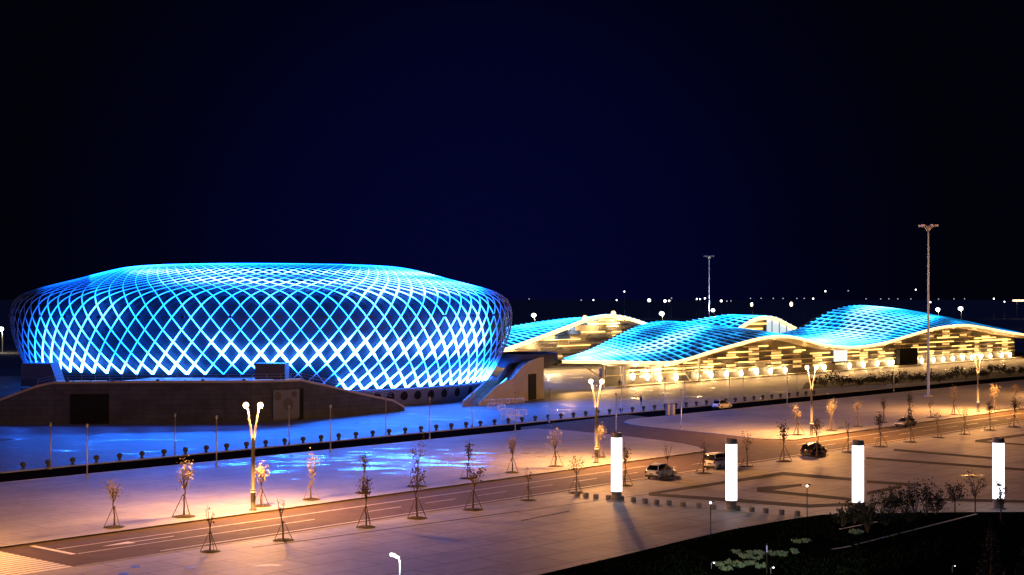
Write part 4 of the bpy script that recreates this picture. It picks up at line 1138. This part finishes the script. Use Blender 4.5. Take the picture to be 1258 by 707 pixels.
# ------------------------------------------------------------------ people
def person(loc,rz,label,shirt,stride=.25,hh=1.72):
    s=hh/1.72
    V=[(0,0,.93),(0,0,1.15),(0,0,1.38),(0,0,1.47),(0.01,0,1.56),(.02,0,1.70),
       (0,.11,.90),(stride*.5,.12,.50),(stride,.12,.08),(stride+.16,.12,.04),
       (0,-.11,.90),(-stride*.1,-.12,.50),(-stride*.8,-.12,.09),(-stride*.8+.15,-.12,.04),
       (0,.20,1.38),(-.05,.24,1.12),(.08,.25,.88),(.11,.25,.80),
       (0,-.20,1.38),(.03,-.24,1.12),(-.06,-.25,.88),(-.07,-.25,.80)]
    E=[(0,1),(1,2),(2,3),(3,4),(4,5),(0,6),(6,7),(7,8),(8,9),(0,10),(10,11),(11,12),(12,13),(2,14),(14,15),(15,16),(16,17),(2,18),(18,19),(19,20),(20,21)]
    rad=[.15,.14,.15,.06,.10,.085,.10,.07,.05,.045,.10,.07,.05,.045,.065,.05,.04,.035,.065,.05,.04,.035]
    me=bpy.data.meshes.new('person'); me.from_pydata([(x*s,y*s,z*s) for x,y,z in V],E,[])
    me.materials.append(MATS[shirt])
    o=bpy.data.objects.new('person',me); col.objects.link(o)
    md=o.modifiers.new('Skin','SKIN'); md.use_smooth_shade=True
    for i,r in enumerate(rad): me.skin_vertices[0].data[i].radius=(r*s,r*s)
    me.skin_vertices[0].data[0].use_root=True
    sb=o.modifiers.new('Subdivision','SUBSURF'); sb.levels=1; sb.render_levels=1
    o.location=loc; o.rotation_euler=(0,0,rz)
    tag(o,label,'person','people on the forecourt')
    hm=MB(); hm.sphere((.0,0,1.66*s),.105*s,nu=10,nv=6,sz=.9); h=hm.build('hair','rubber',o,True,world=False)
    return o
person(G(787.5,497.5),RZ,'person in dark clothes walking alone across the wet forecourt','cloth_dark',.28)
person(G(761,475.5),R(90),'person in dark clothes standing under the hall portico, left of two','cloth_dark',.05)
person(G(766.5,475.8),R(70),'person in dark clothes standing under the hall portico, right of two','cloth_dark',.06)

# ------------------------------------------------------------------ crowd barriers by the annex
def barrier():
    t=thing('crowd_barrier',(0,0,0),'x','barrier')
    m=MB(); m.tube([(-1.1,0,.12),(-1.1,0,1.0),(-.95,0,1.12),(.95,0,1.12),(1.1,0,1.0),(1.1,0,.12)],.075,6); m.tube([(-1.1,0,.25),(1.1,0,.25)],.04,6); m.build('frame','white_paint',t,world=False)
    m=MB()
    for k in range(9): m.tube([(-.88+k*.22,0,.25),(-.88+k*.22,0,1.1)],.02,4)
    m.build('bars','white_paint',t,world=False)
    for s in (-1,1):
        m=MB(); m.tube([(s*.8,-.35,.03),(s*.8,0,.2),(s*.8,.35,.03)],.04,5); m.build('foot','white_paint',t,world=False)
    return t
bars=[(601,498.5,.3),(610,497.8,.1),(619,497.3,-.1),(628,496.8,.2),(637,496.5,0),(606,503,.4),(616,505,.9),(622,510,.2),(630,512.5,-.1),(640,511,.3),(618,491.5,.1),(624,518,.0),(634,518.5,.2)]
b0=None
for i,(px,py,r) in enumerate(bars):
    if b0 is None: b0=o=barrier()
    else: o=copy_tree(b0)
    o.location=G(px,py); o.rotation_euler=(0,0,r)
    o.name='crowd_barrier'
    rowname='front row' if py<497.9 and py>494 or py in(498.5,) else ('near cluster' if py>500 else 'back')
    tag(o,'white crowd barrier below the outdoor stair, %s from the left of its cluster'%ordinal(sorted(range(len(bars)),key=lambda k:bars[k][0]).index(i)+1),'barrier','white crowd barriers by the stair')

# ------------------------------------------------------------------ lamps of the near plaza and garden
def garden_lamp(loc,label,hh,power=0):
    t=thing('garden_lamp',loc,label,'garden lamp','small garden lamps')
    m=MB(); m.tube([(0,0,0),(0,0,hh)],[.05,.04],8); m.build('pole','black_metal',t,True,world=False)
    m=MB(); m.box((.12,0,hh+.05),(.5,.16,.08)); m.box((-.12,0,hh-.03),(.14,.14,.12)); m.build('lamp_head','black_metal',t,world=False)
    m=MB(); m.sphere((-.02,-.06,hh-.06),.11,nu=8,nv=6); m.build('bulb','far_lamp',t,True,world=False)
    if power: point_light((0,-.1,hh-.25),power,(1,.92,.8),.1,None).parent=t
garden_lamp(G(873,658),'thin black garden lamp on the dark garden edge, nearest the left',2.95)
garden_lamp(G(991.5,635.5),'thin black garden lamp beside the garden corner, right of the stone blocks',3.05)
t=thing('garden_light',G(942,706),'slim dark post with a violet strip standing among lit pale plants','garden lamp','small garden lamps')
m=MB(); m.tube([(0,0,0),(0,0,2.35)],.05,8); m.build('pole','black_metal',t,world=False)
emit('violet',(.25,.15,1.0),.35)
m=MB(); m.tube([(0,-.06,1.7),(0,-.06,2.2)],.05,6); m.build('light_strip','violet',t,world=False)
t=thing('street_lamp',Vector(((492-CX)/F*88,88,0)),'white lit single headed lamp at the bottom edge of the photo','street lamp')
m=MB(); m.tube([(0,0,0),(0,0,5.4),(0,0,5.7),(-.12,0,5.95)],[.09,.08,.08,.07],8); m.build('pole','white_paint',t,True,world=False)
m=MB(); m.box((-.30,0,6.05),(.62,.26,.12),0,0,Matrix.Rotation(R(28),3,'Y')); hd=m.build('lamp_head','white_paint',t,world=False)
m=MB(); m.box((-.36,0,6.01),(.52,.24,.10),0,0,Matrix.Rotation(R(28),3,'Y')); m.box((-.45,-.14,6.08),(.26,.04,.16)); m.build('lens','cool_lamp',hd,world=False)
point_light((-.4,-.3,5.7),90,(.85,.9,1.0),.15).parent=t
for (px,py) in ((874,700),(947,706),(1170,704)):
    t=thing('path_light',G(px,py),{874:'small curved path light left of the lit plants',947:'small curved path light beside the violet strip post',1170:'small dim path light at the dark bottom right corner'}[px],'path light','low path lights in the garden')
    m=MB(); m.tube([(0,0,0),(0,0,.45),(.08,0,.58),(.2,0,.55)],.03,6); m.build('stem','grey_metal',t,True,world=False)
    m=MB(); m.sphere((.2,0,.52),.06 if px!=1170 else .035,nu=8,nv=6); m.build('bulb','far_lamp',t,True,world=False)

# ------------------------------------------------------------------ shrubs
def shrub(loc,r,hh,label,group,leafm,seed,n=260,size=.22,cat='shrub',name='shrub',stem=True):
    rnd=random.Random(seed); t=thing(name,loc,label,cat,group)
    m=MB(); tips=[]
    for k in range(9):
        a=rnd.uniform(0,6.28); tip=Vector((math.cos(a)*r*rnd.uniform(.3,1),math.sin(a)*r*rnd.uniform(.3,1),hh*rnd.uniform(.5,1.0)))
        m.tube([(math.cos(a)*.05,math.sin(a)*.05,0),(tip.x*.5,tip.y*.5,tip.z*.6),tip],[.035,.025,.01],5); tips+=[tip,tip*.75,Vector((tip.x*.6,tip.y*.6,tip.z*.6))]
    m.build('stems','bark',t,world=False)
    m=MB()
    for k in range(n):
        p=rnd.choice(tips); m.leaf((p.x+rnd.gauss(0,r*.17),p.y+rnd.gauss(0,r*.17),max(.05,p.z+rnd.gauss(0,hh*.10))),size*rnd.uniform(.6,1.3),rnd)
    m.build('foliage',leafm,t,world=False)
    return t
gs=[(1036,648,1.1,1.9),(1050,644,1.0,2.0),(1068,640,1.0,2.2),(1082,637.5,1.2,2.6),(1096,636,1.1,2.5),(1110,634.5,1.2,2.9),(1124,634,1.3,3.2),(1138,634,1.2,3.1),(1150,633,1.0,2.4),(1066,655,1.1,2.0),(1088,646,1.3,1.4),(1118,642,1.3,1.3)]
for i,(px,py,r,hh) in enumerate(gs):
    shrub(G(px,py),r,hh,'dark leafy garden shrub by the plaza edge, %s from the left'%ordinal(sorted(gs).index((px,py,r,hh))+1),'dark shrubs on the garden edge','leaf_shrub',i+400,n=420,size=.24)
def small_tree(loc,hh,r,label,leafm,seed,n=500):
    rnd=random.Random(seed); t=thing('garden_tree',loc,label,'tree','young trees on the garden edge')
    m=MB(); m.tube([(0,0,0),(.02,.03,hh*.35),(0,0,hh*.6)],[.07,.06,.04],7); tips=[]
    for k in range(9):
        a=2*math.pi*k/9+rnd.uniform(-.3,.3); b=Vector((0,0,hh*rnd.uniform(.35,.6))); tip=Vector((math.cos(a)*r*rnd.uniform(.4,1),math.sin(a)*r*rnd.uniform(.4,1),hh*rnd.uniform(.55,1)))
        m.tube([b,b.lerp(tip,.5)+Vector((0,0,.1)),tip],[.035,.025,.01],5); tips+=[tip,b.lerp(tip,.6),b.lerp(tip,.85)]
    m.build('trunk','bark',t,world=False)
    m=MB()
    for k in range(n):
        p=rnd.choice(tips); m.leaf((p.x+rnd.gauss(0,r*.17),p.y+rnd.gauss(0,r*.17),p.z+rnd.gauss(0,hh*.06)),.2*rnd.uniform(.6,1.3),rnd)
    m.build('crown',leafm,t,world=False)
small_tree(G(1173,630.5),3.0,1.0,'small round dark tree on a thin trunk, left of the two by the kerb','leaf_shrub',31)
small_tree(G(1198,631.5),3.9,1.3,'small sparse reddish tree on a thin trunk at the garden kerb','leaf_brown',32,260)
small_tree(G(1229.5,641),3.6,.55,'thin bare sapling in front of the right pylon','leaf_dark',33,240)
def conifer(loc,hh,r,label,seed):
    rnd=random.Random(seed); t=thing('conifer',loc,label,'tree','dark conifers in the garden')
    m=MB(); m.tube([(0,0,0),(0,0,hh*.95)],[.12,.02],7); m.build('trunk','bark',t,world=False)
    m=MB()
    for k in range(1500):
        z=hh*(rnd.random()**1.4); rr=r*(1-z/hh)**.85*math.sqrt(rnd.uniform(.15,1)); a=rnd.uniform(0,6.28)
        m.leaf((rr*math.cos(a),rr*math.sin(a),.1+z),.2,rnd)
    m.build('crown','leaf_conifer',t,world=False)
conifer(G(1218,712),4.4,1.25,'dark pointed conifer standing in the bottom right garden',51)
conifer(G(1266,720),4.2,1.5,'dark conifer cut by the right edge of the photo',52)
# pale low plants in the lamp light
pads=[(884,697,.55),(896,694.5,.6),(908,698,.65),(893,702,.6),(920,695,.55),(915,686.5,.6),(926,682,.7),(938,682.5,.7),(950,684,.65),(930,688,.6),(962,684,.55),(905,681,.4),(980,668,.45),(990,667,.4),(1046,656,.6),(1054,657,.5),(935,699,.5),(975,681,.45)]
for i,(px,py,r) in enumerate(pads):
    shrub(G(px,py,.05),r,.38,'low pale green clump in the garden light, %s from the left'%ordinal(sorted(p[0] for p in pads).index(px)+1),'low pale plants under the garden lights','leaf_lime',i+700,n=240,size=.17,cat='plant',name='low_plant')
spot_light(G(905,708,3.2),G(905,695),3000,(.75,1.0,.62),60,.7)
spot_light(G(940,700,3.2),G(938,684),2400,(.8,1.0,.7),60,.7)
spot_light(G(1046,675,3.0),G(1048,657),500,(.9,1.0,.9),50,.7)
# dark shrubs before the hall
hs=[]
px=1000.0; rnd=random.Random(77)
while px<1262:
    hs.append(px); px+=rnd.uniform(9,13)
for i,px in enumerate(hs):
    yb=interp(px,[1000,1060,1140,1258],[476,474,470,459]); 
    shrub(G(px,yb+rnd.uniform(-2.5,2.0)),rnd.uniform(1.6,2.4),rnd.uniform(1.8,3.4),'dark shrub in the bed before the hall, %s from the left'%ordinal(i+1),'dark shrubs before the exhibition hall','leaf_shrub',900+i,n=240,size=.5)
m=MB(); m.poly([G(985,478,.02),G(1262,462.5,.02),G(1262,455,.02),G(1100,464,.02),G(990,470,.02)]); struct(m.build('planting_bed','pit_soil'))

# ------------------------------------------------------------------ lamps behind the hall and the lights of the far town
def far_pole(px,py,hh,r,mt,label,thin=False):
    y=(H-hh)*F/(py-HY); loc=Vector(((px-CX)/F*y,y,-.2))
    t=thing('street_lamp',loc,label,'street lamp','street lamps beyond the halls')
    hh=hh+.2
    m=MB(); m.tube([(.0,0,0),(0,0,hh-1.2),(-.5,0,hh-.2)],[.22,.16,.14],7); m.build('pole','lamp_paint',t,True,world=False)
    m=MB(); m.sphere((-.5,0,hh),r,nu=10,nv=8,sz=.8 if not thin else 1.5); m.build('globe',mt,t,True,world=False)
    point_light((-.5,-.6,hh+.6 if hh>16 else hh-1.6),9000 if hh>16 else 2500,(1,.85,.6),.5).parent=t
far_pole(657,387.5,12,1.25,'far_lamp','white lamp on a pole just right of the arena, beyond the rear hall')
far_pole(814,385.5,12,1.45,'far_lamp','white lamp on a pole behind the left blue roof wave')
far_pole(877.5,381.5,16.35,.75,'far_lamp','white lamp right beside the middle high mast')
far_pole(1153,380.5,13.2,1.5,'far_lamp','white lamp on a pole right of the right high mast')
far_pole(1181,379.5,13.6,1.7,'far_lamp','white lamp on a pole farthest right behind the hall eave')
far_pole(924.5,374.5,17,.8,'far_warm','dim warm lamp on a slim pole behind the arched gable, left',True)
far_pole(973,374,17,1.0,'far_warm','warm lamp on a slim pole behind the arched gable, right',True)
far_pole(3,404.5,9.0,1.0,'far_lamp','white lamp at the left edge of the photo beside the arena')
town=[(714,369,1),(729,369,1.1),(757.5,369,1.1),(767,358.5,1.1),(797.5,369.2,2.6),(817,370,2.2),(822,369.8,1.4),(825,366.5,.9),(856,367.6,1.2),(860,367.8,1.1),(866,366.8,1.4),(886,370,1.8),(893,370.2,1),(898,370,.9),(922,366.8,.7),(935,366.8,.6),(950,366.9,.7),(962,366.9,.6),(979,366.9,.7),(988,366.9,.6),(999,367.2,1.3),(1014,358,1.3),(1042,357.5,1.0),(1082,367.5,.6),(1092,367.5,.6),(1103,367.5,.5),(1119,367.6,.6),(1143,371.5,1.2),(1153,367.7,.6),(1221,367.2,1.2),(1234,371,1.1),(1125,356.2,1.1),(650,367.6,.6),(1172,367.4,.5),(1185,367.4,.5),(1064,367.4,.6)]
for i,(px,py,r) in enumerate(sorted(town)):
    y=1500.0; x=(px-CX)/F*y; z=H-(py-HY)/F*y
    m=MB(); m.tube([(x,y+.5,-.2),(x,y+.5,z)],.25,5,0); m.sphere((x,y,z),max(.55,r*.62),1,nu=8,nv=6)
    o=m.build('town_light',['grey_metal','far_lamp' if r>1 else 'far_dim'],None,True)
    o.location=(0,0,0)
    tag(o,'distant white light point on the dark horizon, %s from the left'%ordinal(i+1),'town light','lights of the far town on the horizon')
y=1500; m=MB(); 
for k in range(5): m.box(((1246+k*4-CX)/F*y,y,H-(369.5-HY)/F*y),(2.6,2,1.6),0,1)
m.tube([((1250-CX)/F*y,y+2,-.2),((1250-CX)/F*y,y+2,18)],.3,6,0); 
tag(m.build('town_sign',['grey_metal','far_warm']),'distant yellow light bar on the horizon at the right edge','town light','lights of the far town on the horizon')
